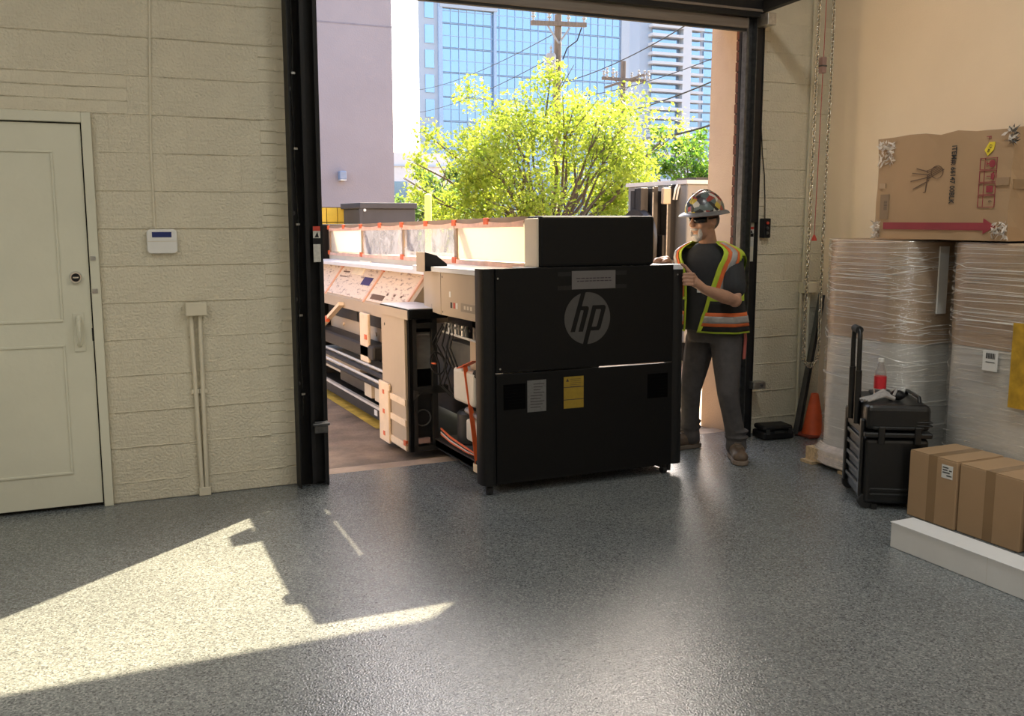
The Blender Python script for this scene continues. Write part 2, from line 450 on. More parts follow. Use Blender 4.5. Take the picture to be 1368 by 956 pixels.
# ================================================================ left wall fittings
kp = thing('alarm_keypad', 'white wall alarm keypad with small blue display', 'keypad', (.442, WY-.01, 1.4))
g = MB()
def rrect(x0, x1, z0, z1, r, y, n=5):
    p = []
    for cx, cz, a0 in ((x1-r, z1-r, 0), (x0+r, z1-r, 90), (x0+r, z0+r, 180), (x1-r, z0+r, 270)):
        for i in range(n+1):
            a = R(a0+90*i/n); p.append((cx+r*math.cos(a), y, cz+r*math.sin(a)))
    return p
g.prism(rrect(.363, .521, 1.398, 1.531, .022, WY-.004), (0, -.024, 0)).build('case', 'white_plastic', kp, bevel=.005)
MB().box(.39, .492, WY-.0292, WY-.028, 1.487, 1.516).build('display', 'lcd_blue', kp)
MB().box(.366, .518, WY-.0295, WY-.0275, 1.464, 1.4665).build('flip_seam', 'pipe_paint', kp)
tag(MB().tube([(.408, WY-.004, 1.535), (.41, WY-.004, 2.0), (.435, WY-.004, 2.6), (.47, WY-.004, 3.3), (.47, WY-.004, 4.58)], .006, 8).build('cable_channel', 'pipe_paint', smooth=True), 'thin painted cable running up the block wall from the keypad', 'cable')
jb = thing('junction_box', 'cream painted junction box with two conduits down to the floor', 'junction box', (.6, WY, 0))
MB().box(.545, .660, WY-.055, WY-.001, 1.048, 1.122).build('box', 'pipe_paint', jb, bevel=.004)
for (xa, xb) in ((.575, .593), (.623, .620)):
    c = MB().tube([(xa, WY-.018, 1.05), (xa+(xb-xa)*.5, WY-.018, .5), (xb, WY-.018, .02)], .0125, 10).build('conduit', 'pipe_paint', jb, smooth=True)
    MB().box(xa+(xb-xa)*.5-.024, xa+(xb-xa)*.5+.024, WY-.022, WY-.001, .6, .625).build('pipe_clip', 'pipe_paint', c, bevel=.003)
MB().box(.575, .64, WY-.035, WY-.001, 0, .05).build('floor_boot', 'pipe_paint', jb, bevel=.004)

# ================================================================ right of the dock door
mat('button_white', (.6, .6, .58), .5)
st = thing('push_button_station', 'black three button door control box with thin cable on block wall', 'control box', (4.58, WY, 1.46))
MB().box(4.535, 4.60, WY-.05, WY-.001, 1.45, 1.59).build('case', 'black_steel', st, bevel=.006)
for k, m in enumerate(('button_white', 'dark_galvanised', 'sticker_red')):
    MB().lathe([(.001, 0), (.011, 0), (.011, .008), (.001, .01)], (4.567, WY-.05, 1.485+.036*k), 12, (0,-1,0)).build('button', m if k else 'dark_galvanised', st, smooth=True)
cp = [(4.567, WY-.02, 1.59), (4.568, WY-.012, 1.72), (4.555, WY-.012, 1.9), (4.53, WY-.012, 2.05), (4.51, WY-.012, 2.25), (4.49, WY-.012, 2.4), (4.502, WY-.012, 2.55), (4.495, WY-.012, 2.66), (4.462, WY-.012, 2.78), (4.45, WY-.02, 3.1)]
MB().tube(cp, .004, 6).build('cable', 'rubber', st, smooth=True)

# hoist chain: two strands that meet in a loop, every link a torus
mat('chain_steel', (.62, .58, .50), .25, .95, var=.1)
ch = thing('hoist_chain', 'galvanised door hoist chain hanging in a long loop in the corner', 'chain', (4.87, 5.5, .55))
def link_mesh():
    g = MB(); pts = []
    L, w = .0185, .011
    for i in range(14):
        a = 2*math.pi*i/14; x = w*math.cos(a); z = w*math.sin(a) + (L-w if math.sin(a) >= 0 else -(L-w))
        pts.append((x, 0, z))
    pts.append(pts[0]); g.tube(pts, .0045, 6, cap=False)
    me = bpy.data.meshes.new('chain_link'); me.from_pydata(g.v, [], g.f); me.materials.append(M['chain_steel'])
    me.polygons.foreach_set('use_smooth', [True]*len(me.polygons)); me.update(); return me
lm = link_mesh()
path = []
xa, xb, y = 4.795, 4.935, 5.5
zz = 3.2
strand = []
while zz > .62: strand.append((xa+.012*math.sin(zz*.5), zz, 0)); zz -= .0265
nb = 9
for i in range(nb):
    a = math.pi*(i+.5)/nb; strand.append(((xa+xb)/2-.065*math.cos(a), .6-.075*math.sin(a), -(math.pi/2-a)))
zz = .62
while zz < 3.2: strand.append((xb+.004*math.sin(zz*3), zz, 0)); zz += .0265
for i, (x, z, tilt) in enumerate(strand):
    o = bpy.data.objects.new('chain_link', lm); COL.objects.link(o); o.parent = ch; o.matrix_parent_inverse = INV[ch.name]
    o.location = (x, y, z)
    o.rotation_euler = (0, tilt, 0) if i % 2 == 0 else Euler((0, tilt, R(90))).to_matrix().to_euler()
    if i % 2: o.rotation_euler = (Matrix.Rotation(tilt, 3, 'Y') @ Matrix.Rotation(R(90), 3, 'Z')).to_euler()

mat('cord_red', (.42, .10, .08), .6)
cd = thing('pull_cord', 'thin red release cord with pinkish clamp block hanging beside the chain', 'cord', (4.87, 5.52, 1.44))
MB().tube([(4.885, 5.52, 3.2), (4.88, 5.52, 2.6), (4.875, 5.52, 2.0), (4.868, 5.52, 1.47)], .003, 6).build('cord', 'cord_red', cd, smooth=True)
mat('pinkish', (.34, .22, .20), .5)
MB().box(4.855, 4.895, 5.50, 5.54, 2.60, 2.71).build('clamp_block', 'pinkish', cd, bevel=.005)
MB().box(4.853, 4.897, 5.498, 5.542, 2.645, 2.655).build('clamp_seam', 'dark_galvanised', cd)
MB().lathe([(.001, 0), (.02, 0), (.019, .012), (.006, .042), (.001, .042)], (4.868, 5.52, 1.43), 14).build('toggle', 'sticker_red', cd, smooth=True)

jb2 = thing('junction_box', 'cream junction box with conduits in the corner behind the chain', 'junction box', (4.97, WY, 0))
MB().box(4.915, 5.04, WY-.06, WY-.001, 1.04, 1.12).build('box', 'pipe_paint', jb2, bevel=.004)
for x in (4.925, 5.0):
    MB().tube([(x, WY-.02, 1.045), (x+.005, WY-.02, .5), (x+.01, WY-.02, .01)], .0125, 10).build('conduit', 'pipe_paint', jb2, smooth=True)
MB().tube([(4.945, WY-.012, 1.12), (4.95, WY-.012, 2.4), (4.945, WY-.012, 4.55)], .009, 8).build('riser', 'pipe_paint', jb2, smooth=True)

# dark slotted bars leaning in the corner
mat('charcoal_metal', (.035, .033, .031), .45, .2, var=.25, scale=15)
for i, (b, t, lab) in enumerate((((4.80, 5.55, .004), (5.07, 5.655, 1.03), 'dark slotted metal bar leaning in the corner, front one of two'),
                                 ((4.87, 5.64, .004), (5.11, 5.70, .985), 'dark slotted metal bar leaning in the corner, rear one of two'))):
    bt = thing('slotted_bar', lab, 'metal bar', b, group='bars leaning in the corner')
    d = Vector(t)-Vector(b)
    g = MB(); o_ = Vector((-.55, .83, 0)).normalized()
    g.bar(Vector(b), Vector(t), .075, .008, up=o_)
    s_ = d.normalized().cross(o_).normalized()*.036
    g.bar(Vector(b)+s_-o_*.012, Vector(t)+s_-o_*.012, .006, .03, up=o_); g.bar(Vector(b)-s_-o_*.012, Vector(t)-s_-o_*.012, .006, .03, up=o_)
    g.build('channel', 'charcoal_metal', bt)
    for k in range(12):
        p = Vector(b)+d*(.08+.075*k)-o_*.0045
        MB().bar(p, p+d.normalized()*.035, .012, .002, up=o_).build('slot', 'black_steel', bt)

# traffic cone
mat('cone_orange', (.62, .10, .03), .5, var=.15, scale=10)
mat('cone_base', (.20, .035, .02), .7, var=.3)
tc_ = thing('traffic_cone', 'small orange traffic cone on dark red base in the corner', 'cone', (4.895, 5.47, 0))
MB().box(-.105, .105, -.09, .09, 0, .022).build('base', 'cone_base', tc_, bevel=.012, local=True)
g = MB(); g.lathe([(.083, .022), (.08, .035), (.052, .19), (.028, .31), (.026, .318), (.018, .318), (.018, .30)], (0,0,0), 24)
g.build('cone_body', 'cone_orange', tc_, smooth=True, local=True)

# small black tool case on the floor beside the right jamb
bk = thing('tool_case', 'flat black plastic case lying on floor beside the right door track', 'case', (4.585, 5.545, 0), (0, 0, R(-8)))
MB().box(-.125, .125, -.085, .085, .004, .062).build('lower_shell', 'black_steel', bk, bevel=.014, local=True)
MB().box(-.12, .12, -.08, .08, .066, .105).build('lid', 'black_steel', bk, bevel=.02, seg=3, local=True)
MB().box(-.04, .04, -.095, -.083, .05, .07).build('handle', 'rubber', bk, bevel=.003, local=True)
for x in (-.09, .09): MB().box(x-.014, x+.014, -.092, -.078, .045, .082).build('latch', 'charcoal_metal', bk, bevel=.003, local=True)

# ceiling fill lights, added out of view to brighten the interior
m, nt, p = newmat('fill_glow')
p.inputs['Base Color'].default_value = (.9, .9, .88, 1)
p.inputs['Emission Color'].default_value = FILL_COL + (1,)
p.inputs['Emission Strength'].default_value = 2.0
for i, (x, y) in enumerate(((-2.2, -2.8), (3.1, -2.8), (-2.2, .2), (3.1, .2), (-2.2, 2.9), (3.1, 2.9))):
    f = thing('fill_light', 'added ceiling fill light, ' + ('rear left', 'rear right', 'middle left', 'middle right', 'front left', 'front right')[i] + ' of six over the loading bay', 'light', (x, y, CEIL-.12), group='added ceiling fill lights')
    MB().box(-.12, .12, -.7, .7, .03, .11).build('housing', 'white_plastic', f, bevel=.01, local=True)
    MB().box(-.1, .1, -.66, .66, .012, .03).build('diffuser', 'fill_glow', f, local=True)
    ld = bpy.data.lights.new('fill_lamp', 'AREA'); ld.shape = 'RECTANGLE'; ld.size = .2; ld.size_y = 1.3
    ld.energy = FILL_W; ld.color = FILL_COL
    lo = bpy.data.objects.new('fill_lamp', ld); COL.objects.link(lo); lo.parent = f; lo.location = (0, 0, .0)
# ================================================================ wrapped pallets on the right
mat('kraft', (.46, .32, .20), .75, var=.10, scale=3, bump=.08, bscale=40)
mat('kraft_dark', (.27, .185, .115), .75, var=.12, scale=3)
mat('kraft_box', (.42, .275, .155), .72, var=.06, scale=2.5, bump=.05, bscale=50)
mat('packing_tape', (.30, .19, .10), .25, var=.05)
mat('foam_grey', (.66, .65, .61), .6, var=.12, scale=2)
mat('pallet_wood', (.52, .38, .22), .8, var=.25, scale=8, stretch=(1, 8, 8))
mat('white_card', (.70, .71, .72), .55, var=.03)
mat('label_white', (.72, .72, .70), .5, var=.03)
mat('ink_black', (.03, .03, .03), .6)
mat('ink_red', (.30, .035, .05), .6, var=.1)
mat('ink_brown', (.15, .09, .06), .7)
mat('tag_yellow', (.75, .58, .03), .5)
mat('amber_sheet', (.50, .30, .03), .4, var=.3, scale=14)
mat('clear_tape', (.55, .52, .45), .15, var=.2, scale=20)
def film_mat():
    m, nt, p = newmat('stretch_film')
    tc = N(nt, 'ShaderNodeTexCoord'); mp = N(nt, 'ShaderNodeMapping'); mp.inputs['Scale'].default_value = (1.6, 1.6, 55)
    mp.inputs['Rotation'].default_value = (R(4), R(-5), 0)
    nt.links.new(tc.outputs['Object'], mp.inputs[0])
    nz = N(nt, 'ShaderNodeTexNoise', Scale=1.6, Detail=6.0, Roughness=.65); nt.links.new(mp.outputs[0], nz.inputs['Vector'])
    big = N(nt, 'ShaderNodeTexNoise', Scale=2.2, Detail=2.0); nt.links.new(tc.outputs['Object'], big.inputs['Vector'])
    rp = N(nt, 'ShaderNodeValToRGB')
    rp.color_ramp.elements[0].position = .52; rp.color_ramp.elements[0].color = (.04, .04, .04, 1)
    rp.color_ramp.elements[1].position = .68; rp.color_ramp.elements[1].color = (.55, .55, .55, 1)
    nt.links.new(nz.outputs['Fac'], rp.inputs[0])
    mu = N(nt, 'ShaderNodeMath', operation='MULTIPLY'); nt.links.new(rp.outputs[0], mu.inputs[0])
    mr = N(nt, 'ShaderNodeMapRange'); mr.inputs['From Min'].default_value = .3; mr.inputs['From Max'].default_value = .7
    mr.inputs['To Min'].default_value = .45; mr.inputs['To Max'].default_value = 1.2
    nt.links.new(big.outputs['Fac'], mr.inputs[0]); nt.links.new(mr.outputs[0], mu.inputs[1])
    tr = N(nt, 'ShaderNodeBsdfTransparent'); gl = N(nt, 'ShaderNodeBsdfGlossy', Roughness=.09); m0 = N(nt, 'ShaderNodeMixShader'); m0.inputs[0].default_value = .22
    nt.links.new(tr.outputs[0], m0.inputs[1]); nt.links.new(gl.outputs[0], m0.inputs[2])
    mix = N(nt, 'ShaderNodeMixShader')
    nt.links.new(mu.outputs[0], mix.inputs[0]); nt.links.new(m0.outputs[0], mix.inputs[1]); nt.links.new(p.outputs[0], mix.inputs[2])
    nt.links.new(mix.outputs[0], nt.nodes['Material Output'].inputs[0])
    p.inputs['Base Color'].default_value = (.72, .70, .66, 1); p.inputs['Roughness'].default_value = .16
    p.inputs['Specular IOR Level'].default_value = .9
    bp = N(nt, 'ShaderNodeBump', Strength=.9, Distance=.012); nt.links.new(nz.outputs['Fac'], bp.inputs['Height']); nt.links.new(bp.outputs[0], p.inputs['Normal']); nt.links.new(bp.outputs[0], gl.inputs['Normal'])
film_mat()
mat('scrap_film', (.70, .62, .54), .2, var=.2, scale=30, spec=.9)
mat('film_strand', (.82, .80, .75), .15, var=.1, spec=.9)
def rbox(g, cx, cy, hx, hy, r, zs, n=7, wob=0.0):
    """zs: list of (z, grow); rounded-rectangle loft, closed top"""
    ring0 = []
    for sx, sy, a0 in ((1, 1, 0), (-1, 1, 90), (-1, -1, 180), (1, -1, 270)):
        for i in range(n+1):
            a = R(a0+90*i/n); ring0.append((sx*(hx-r), sy*(hy-r), math.cos(a), math.sin(a)))
    K = len(ring0); vs = []
    for z, gr in zs:
        for k, (x, y, c, s) in enumerate(ring0):
            w = wob*math.sin(k*1.7+z*9)+wob*.6*math.sin(k*.9-z*23)
            vs.append((cx+x+c*(r+gr+w), cy+y+s*(r+gr+w), z))
    fs = []
    for i in range(len(zs)-1):
        for k in range(K): fs.append((i*K+k, i*K+(k+1) % K, (i+1)*K+(k+1) % K, (i+1)*K+k))
    fs.append([(len(zs)-1)*K+k for k in range(K)]); fs.append(list(range(K-1, -1, -1)))
    return g.add(vs, fs)
def pallet_stack(cx, cy, label, zsplit, top=1.46, hx=.372, hy=.378):
    t = thing('wrapped_pallet', label, 'pallet', (cx, cy, 0), group='film wrapped pallets by the right wall')
    rbox(MB(), cx, cy, hx, hy, .19, [(.12, 0), (.4, 0), (zsplit, 0)]).build('lower_carton', 'foam_grey', t, smooth=True)
    rbox(MB(), cx, cy, hx+.004, hy+.004, .19, [(zsplit+.002, 0), (1.1, 0), (top-.01, 0), (top, -.012)]).build('upper_carton', 'kraft', t, smooth=True)
    zs = [(.035, .055), (.06, .05), (.09, .042), (.115, .05), (.135, .03), (.18, .012)] + [(.2+.09*i, .007) for i in range(14)] + [(top-.02, .006), (top+.004, .002)]
    g = MB(); rbox(g, cx, cy, hx+.006, hy+.006, .19, zs, wob=.003)
    g.f = g.f[:-2]; g.mi = g.mi[:-2]
    g.build('stretch_film', 'stretch_film', t, smooth=True)
    rnd = random.Random(int(cy*100)); g = MB()
    ring = []
    for sx, sy, a0 in ((1, 1, 0), (-1, 1, 90), (-1, -1, 180), (1, -1, 270)):
        for i in range(7):
            a = R(a0+90*i/6); ring.append((cx+sx*(hx+.014-.19)+.19*math.cos(a), cy+sy*(hy+.014-.19)+.19*math.sin(a)))
    ring += ring[:1]; nr = len(ring)-1
    for k in range(100):
        z = rnd.uniform(.88, top-.02) if k < 78 else rnd.uniform(.2, .9); slope_ = rnd.uniform(-.012, .012); i0 = rnd.randint(4, 18); m_ = rnd.randint(3, 9)
        pts = [(ring[(i0+i) % nr][0], ring[(i0+i) % nr][1], min(top, z+slope_*i+rnd.uniform(-.004, .004))) for i in range(m_)]
        g.tube(pts, rnd.uniform(.0007, .0017), 4)
    st_ = g.build('film_strands', 'film_strand', t, smooth=True); st_['kind'] = 'stuff'
    for k in range(5):
        y0 = cy-hy-.02+(2*hy-.08)/4*k
        MB().box(cx-hx-.02, cx+hx+.02, y0, y0+.12, .085, .105).build('deck_board', 'pallet_wood', t)
    g = MB(); rbox(g, cx, cy, hx, hy, .19, [(.022, .035), (.035, .05), (.06, .046), (.085, .05), (.11, .042), (.13, .03), (.15, .008)], wob=.006); g.f = g.f[:-2]; g.mi = g.mi[:-2]
    g.build('film_skirt', 'scrap_film', t, smooth=True)
    for x in (-hx-.02, -.04, hx-.06):
        MB().box(cx+x, cx+x+.08, cy-hy-.02, cy+hy+.02, .02, .085).build('stringer', 'pallet_wood', t)
    for y0 in (-hy-.03, -.05, hy-.08): MB().box(cx-hx-.055, cx+hx+.03, cy+y0, cy+y0+.11, .002, .02).build('bottom_board', 'pallet_wood', t)
    return t
pA = pallet_stack(4.715, 4.505, 'film wrapped pallet stack standing behind the hard case near the chain', .86, hx=.365, hy=.375)
MB().box(4.555, 4.625, 4.106, 4.116, 1.04, 1.43).build('paper_strip', 'label_white', pA)
pB = pallet_stack(4.742, 3.585, 'film wrapped pallet stack behind the cardboard boxes with amber sheet', .90, hx=.33)
s = MB().box(4.382, 4.387, 3.54, 3.63, .79, .90).build('shipping_label', 'label_white', pB)
for k in range(9): MB().box(4.3805, 4.382, 3.555+.0065*k, 3.555+.0065*k+.003+.0015*(k % 2), .855, .885).build('barcode_bar', 'ink_black', s)
MB().box(4.3805, 4.382, 3.555, 3.61, .835, .839).build('print_line', 'ink_black', s)
MB().box(4.376, 4.386, 3.31, 3.455, .62, 1.06).build('amber_sheet', 'amber_sheet', pB)

# ---- battered carton on top
bb = thing('cardboard_carton', 'battered brown carton with red arrow resting on the wrapped pallets', 'box', (4.7, 4.0, 1.47))
g = MB()
def grid_box(x0, x1, y0, y1, z0, z1, amp):
    bm = bmesh.new(); bmesh.ops.create_cube(bm, size=1)
    bmesh.ops.subdivide_edges(bm, edges=bm.edges[:], cuts=7, use_grid_fill=True)
    rnd = random.Random(3)
    for v in bm.verts:
        x, y, z = v.co; e = sum(1 for c in (x, y, z) if abs(abs(c)-.5) < 1e-4)
        k = amp*(1.6 if e >= 2 else .5)
        v.co = Vector((x0+(x+.5)*(x1-x0)+(rnd.uniform(-k, k) if e >= 2 else 0)*.5, y0+(y+.5)*(y1-y0)+rnd.uniform(-k, k)*.6, z0+(z+.5)*(z1-z0)+rnd.uniform(-k, k)*(1 if z > -.49 else .1)))
    me = bpy.data.meshes.new('carton_body'); bm.to_mesh(me); bm.free(); me.materials.append(M['kraft_box']); return me
obj('carton_body', grid_box(4.404, 5.02, 3.555, 4.47, 1.473, 2.055, .006), bb)
fx = 4.398
MB().prism([(fx, 4.40, 1.527), (fx, 3.70, 1.527), (fx, 3.70, 1.508), (fx, 3.625, 1.548), (fx, 3.70, 1.590), (fx, 3.70, 1.567), (fx, 4.40, 1.567)], (.004, 0, 0)).build('red_arrow', 'ink_red', bb)
txt('item_number', 'ITEM#: 66147 00BLK', .036, 'ink_black', bb, (fx, 3.917, 1.827), (0, 0, -1), (0, -1, 0), bold=.0007, tall=1.25)
for k in range(4):
    z1 = 1.905-.065*k
    g = MB()
    for a in ((3.745, 3.640, z1, z1-.003), (3.745, 3.640, z1-.062, z1-.059), (3.745, 3.742, z1, z1-.062), (3.643, 3.640, z1, z1-.062), (3.715, 3.713, z1, z1-.062)):
        g.box(fx, fx+.003, a[1], a[0], a[3], a[2])
    fm = g.build('handling_mark', 'ink_red', bb)
    c = 3.678; zc = z1-.031; g = MB()
    if k == 0: g.lathe([(.001, 0), (.02, 0), (.02, .001), (.001, .001)], (fx+.001, c-.01, zc), 14, (-1,0,0)); g.box(fx, fx+.002, c+.005, c+.022, zc-.003, zc+.003); g.box(fx, fx+.002, c+.022, c+.026, zc-.014, zc+.014)
    elif k == 1: g.prism([(fx, c-.022, zc-.022), (fx, c-.028, zc), (fx, c-.022, zc+.022), (fx, c-.004, zc+.012), (fx, c-.008, zc), (fx, c-.004, zc-.012)], (.002, 0, 0)); g.box(fx, fx+.002, c-.01, c+.02, zc-.002, zc+.002)
    elif k == 2: g.box(fx, fx+.002, c-.022, c+.018, zc-.018, zc+.016); 
    else:
        txt('stack_limit', '6', .03, 'ink_brown', fm, (fx, c-.01, zc), (0, 0, -1), (0, -1, 0)); continue
    g.build('mark_symbol', 'ink_red', fm)
MB().prism([(fx, 3.722, 1.945), (fx, 3.70, 1.915), (fx, 3.665, 1.945), (fx, 3.66, 1.985), (fx, 3.695, 1.985)], (.003, 0, 0)).build('yellow_tag', 'tag_yellow', bb)
txt('tag_lettering', 'LT 60', .018, 'ink_black', bb, (fx-.001, 3.69, 1.953), (0, .45, -.9), (0, -.9, -.45))
txt('torn_letter', 'F', .04, 'ink_red', bb, (fx, 3.70, 2.01), (0, 0, -1), (0, -1, 0))
# line drawing of a stool, lying on its side
g = MB()
def ln(a, b, w=.0035): g.bar((fx+.001, a[0], a[1]), (fx+.001, b[0], b[1]), .002, w, up=(0, -(b[1]-a[1]), (b[0]-a[0])) if True else (0,0,1))
cy, cz = 4.03, 1.835
for k in range(5):
    ln((cy-.005-.012*k, cz+.04-.004*k), (cy+.065, cz-.012*k+.02), .003)
pts = [(cy+.055*math.cos(a)*.75-.005, cz+.035*math.sin(a)+.01) for a in [2*math.pi*i/14 for i in range(15)]]
for a, b in zip(pts, pts[1:]): ln(a, b, .003)
for a, b in (((4.07, 1.83), (4.20, 1.845)), ((4.07, 1.82), (4.21, 1.80)), ((4.08, 1.80), (4.19, 1.755)), ((4.09, 1.85), (4.17, 1.87)), ((4.09, 1.83), (4.10, 1.735)), ((4.10, 1.735), (4.115, 1.735))): ln(a, b, .005)
g.build('stool_drawing', 'ink_brown', bb)
lb = MB().box(fx, fx+.003, 4.368, 4.432, 1.585, 1.73).build('side_label', 'kraft_dark', bb)
for k in range(7): MB().box(fx-.0005, fx, 4.378, 4.402, 1.64+.008*k, 1.643+.008*k).build('barcode_bar', 'ink_black', lb)
MB().box(fx, fx+.003, 4.40, 4.445, 1.765, 1.795).build('torn_patch', 'kraft', bb)
def scrap(parent, c, sx, sy, sz, seed, m='scrap_film', n=60):
    rnd = random.Random(seed); g = MB()
    for i in range(n):
        p = Vector((c[0]+rnd.uniform(-sx, sx), c[1]+rnd.uniform(-sy, sy), c[2]+rnd.uniform(-sz, sz)))
        a = Vector((rnd.uniform(-1, 1)*.35, rnd.uniform(-1, 1), rnd.uniform(-1, 1))).normalized()*rnd.uniform(.01, .03)
        b = Vector((rnd.uniform(-1, 1)*.35, rnd.uniform(-1, 1), rnd.uniform(-1, 1))).normalized()*rnd.uniform(.004, .012)
        g.add([p-a, p+b, p+a, p-b*.6], [(0, 1, 2, 3)])
    return g.build('crumpled_film', m, parent)
mat('scrap_dark', (.10, .09, .08), .3, var=.4, scale=30, spec=.9)
scrap(bb, (4.395, 4.40, 1.97), .008, .06, .065, 1, n=110)
scrap(bb, (4.395, 4.455, 1.52), .008, .03, .05, 2)
scrap(bb, (4.395, 3.60, 1.53), .008, .045, .04, 3)
scrap(bb, (4.40, 3.555, 2.01), .012, .02, .04, 4, 'scrap_dark', 40)
scrap(bb, (4.40, 3.57, 2.02), .012, .03, .03, 5, n=25)
MB().box(4.398, 4.405, 3.56, 3.64, 1.76, 1.80).build('tape_strip', 'packing_tape', bb)
MB().box(4.42, 5.0, 3.548, 3.554, 1.74, 1.79).build('end_tape', 'packing_tape', bb)

# ---- small cartons on the floor
def carton(x0, x1, y0, y1, h, label, lab=False):
    t = thing('shipping_carton', label, 'box', ((x0+x1)/2, (y0+y1)/2, 0), group='cartons on the floor')
    MB().box(x0, x1, y0, y1, .002, h-.004).build('carton_body', 'kraft_box', t, bevel=.004)
    ym = (y0+y1)/2
    MB().box(x0+.002, x1-.002, y0+.002, ym-.0015, h-.003, h).build('flap', 'kraft_box', t)
    MB().box(x0+.002, x1-.002, ym+.0015, y1-.002, h-.003, h).build('flap', 'kraft_box', t)
    tp = MB(); tp.box(x0-.0006, x0, ym-.028, ym+.028, .004, h); tp.box(x0-.0006, x1, ym-.028, ym+.028, h+.0002, h+.0008); tp.build('packing_tape', 'packing_tape', t)
    if lab:
        s = MB().box(x0-.0016, x0-.0006, 3.472, 3.542, .262, .332).build('shipping_label', 'label_white', t)
        for (a, b, c) in ((3.50, 3.535, .318), (3.505, 3.535, .305), (3.49, 3.535, .292), (3.478, 3.495, .305), (3.478, 3.51, .277)):
            MB().box(x0-.0022, x0-.0016, a, b, c-.003, c+.003).build('print_line', 'ink_black', s)
    return t
carton(4.035, 4.37, 3.447, 3.755, .362, 'brown carton with small white label on the floor beside the hard case', True)
carton(4.045, 4.37, 3.075, 3.437, .358, 'brown carton without label between the labelled carton and the frame edge')
carton(4.06, 4.37, 2.62, 3.055, .352, 'brown carton cut off by the right edge of the photo')
wb = thing('long_white_box', 'long narrow white cardboard box lying in front of the brown cartons', 'box', (3.63, 2.6, 0))
MB().box(3.556, 3.702, 1.75, 3.40, .001, .124).build('box_body', 'white_card', wb, bevel=.003)
MB().box(3.553, 3.705, 1.75, 3.404, .124, .127).build('lid_flap', 'white_card', wb)
MB().box(3.5555, 3.557, 2.848, 2.85, .002, .124).build('panel_seam', 'foam_grey', wb)

# ---- wheeled hard case
mat('case_plastic', (.006, .006, .0065), .36, var=.2, scale=30, bump=.06, bscale=200)
mat('grey_strap', (.36, .34, .33), .7, var=.2, scale=30)
hc = thing('hard_case', 'black wheeled hard equipment case with extended pull handle', 'case', (3.89, 3.93, 0), (0, 0, R(-31)))
L = dict(local=True)
MB().box(0, .335, 0, .47, .03, .40).build('lower_shell', 'case_plastic', hc, bevel=.025, seg=3, **L)
MB().box(-.003, .338, -.003, .473, .44, .585).build('lid', 'case_plastic', hc, bevel=.03, seg=3, **L)
MB().box(-.012, .347, -.012, .482, .405, .435).build('seam_rim', 'case_plastic', hc, bevel=.008, **L)
for z in (.075, .105, .45): MB().box(.03, .30, -.008, .004, z, z+.018).build('rib', 'case_plastic', hc, bevel=.005, **L)
for z in (.47, .49): MB().box(.26, .345, -.006, .05, z, z+.008).build('corner_rib', 'case_plastic', hc, bevel=.003, **L)
for x in (.06, .25): MB().box(x, x+.035, -.02, -.005, .37, .47).build('latch', 'case_plastic', hc, bevel=.006, **L)
for y in (.03, .40): MB().box(-.022, 0, y, y+.04, .06, .50).build('handle_guide', 'case_plastic', hc, bevel=.008, **L)
for k in range(6): MB().box(-.014, 0, .08, .39, .10+.065*k, .125+.065*k).build('side_rib', 'case_plastic', hc, bevel=.005, **L)
th = MB().tube([(-.018, .16, .45), (-.022, .16, .90), (-.022, .165, .955), (-.022, .18, .972), (-.022, .29, .972), (-.022, .305, .955), (-.022, .31, .90), (-.018, .31, .45)], .0135, 10).build('pull_handle', 'case_plastic', hc, smooth=True, **L)
MB().tube([(-.022, .18, .974), (-.022, .29, .974)], .022, 12).build('grip', 'rubber', th, smooth=True, **L)
for y in (.16, .31): MB().tube([(-.018, y, .45), (-.02, y, .75)], .018, 10).build('outer_tube', 'case_plastic', th, smooth=True, **L)
for y in (.035, .435):
    MB().lathe([(.001, -.02), (.04, -.02), (.043, -.01), (.043, .01), (.04, .02), (.001, .02)], (.02, y, .043), 18, (0,1,0)).build('wheel', 'rubber', hc, smooth=True, **L)
for x in (.06, .3): MB().box(x-.015, x+.015, -.004, .02, 0, .03).build('foot', 'case_plastic', hc, **L)
chd = MB().tube([(.30, .10, .58), (.30, .12, .61), (.30, .35, .61), (.30, .37, .58)], .011, 8).build('carry_handle', 'case_plastic', hc, smooth=True, **L)
MB().box(.10, .22, .28, .42, .58, .60).build('lid_ridge', 'case_plastic', hc, bevel=.008, **L)

gl = thing('work_gloves', 'crumpled grey and black work gloves draped on hard case lid', 'gloves', (4.04, 4.0, .586), (0, 0, R(-31)))
for k, (y, l) in enumerate(((0, .15), (.02, .16), (.04, .15), (.06, .12))):
    MB().tube([(.08, y, .012), (.03, y-.01, .03+.006*k), (-.03, y-.035, .018), (-.075-.01*k, y-.055, .004)], [.014, .011, .0105, .008], 8).build('glove_finger', 'grey_strap', gl, smooth=True, local=True)
MB().ball((.105, .03, .028), .04, .045, .028).build('glove_palm', 'black_steel', gl, smooth=True, local=True)
MB().tube([(.075, -.005, .03), (.09, .01, .055), (.10, .05, .055), (.09, .075, .03)], .008, 8).build('cuff_strap', 'grey_strap', gl, smooth=True, local=True)

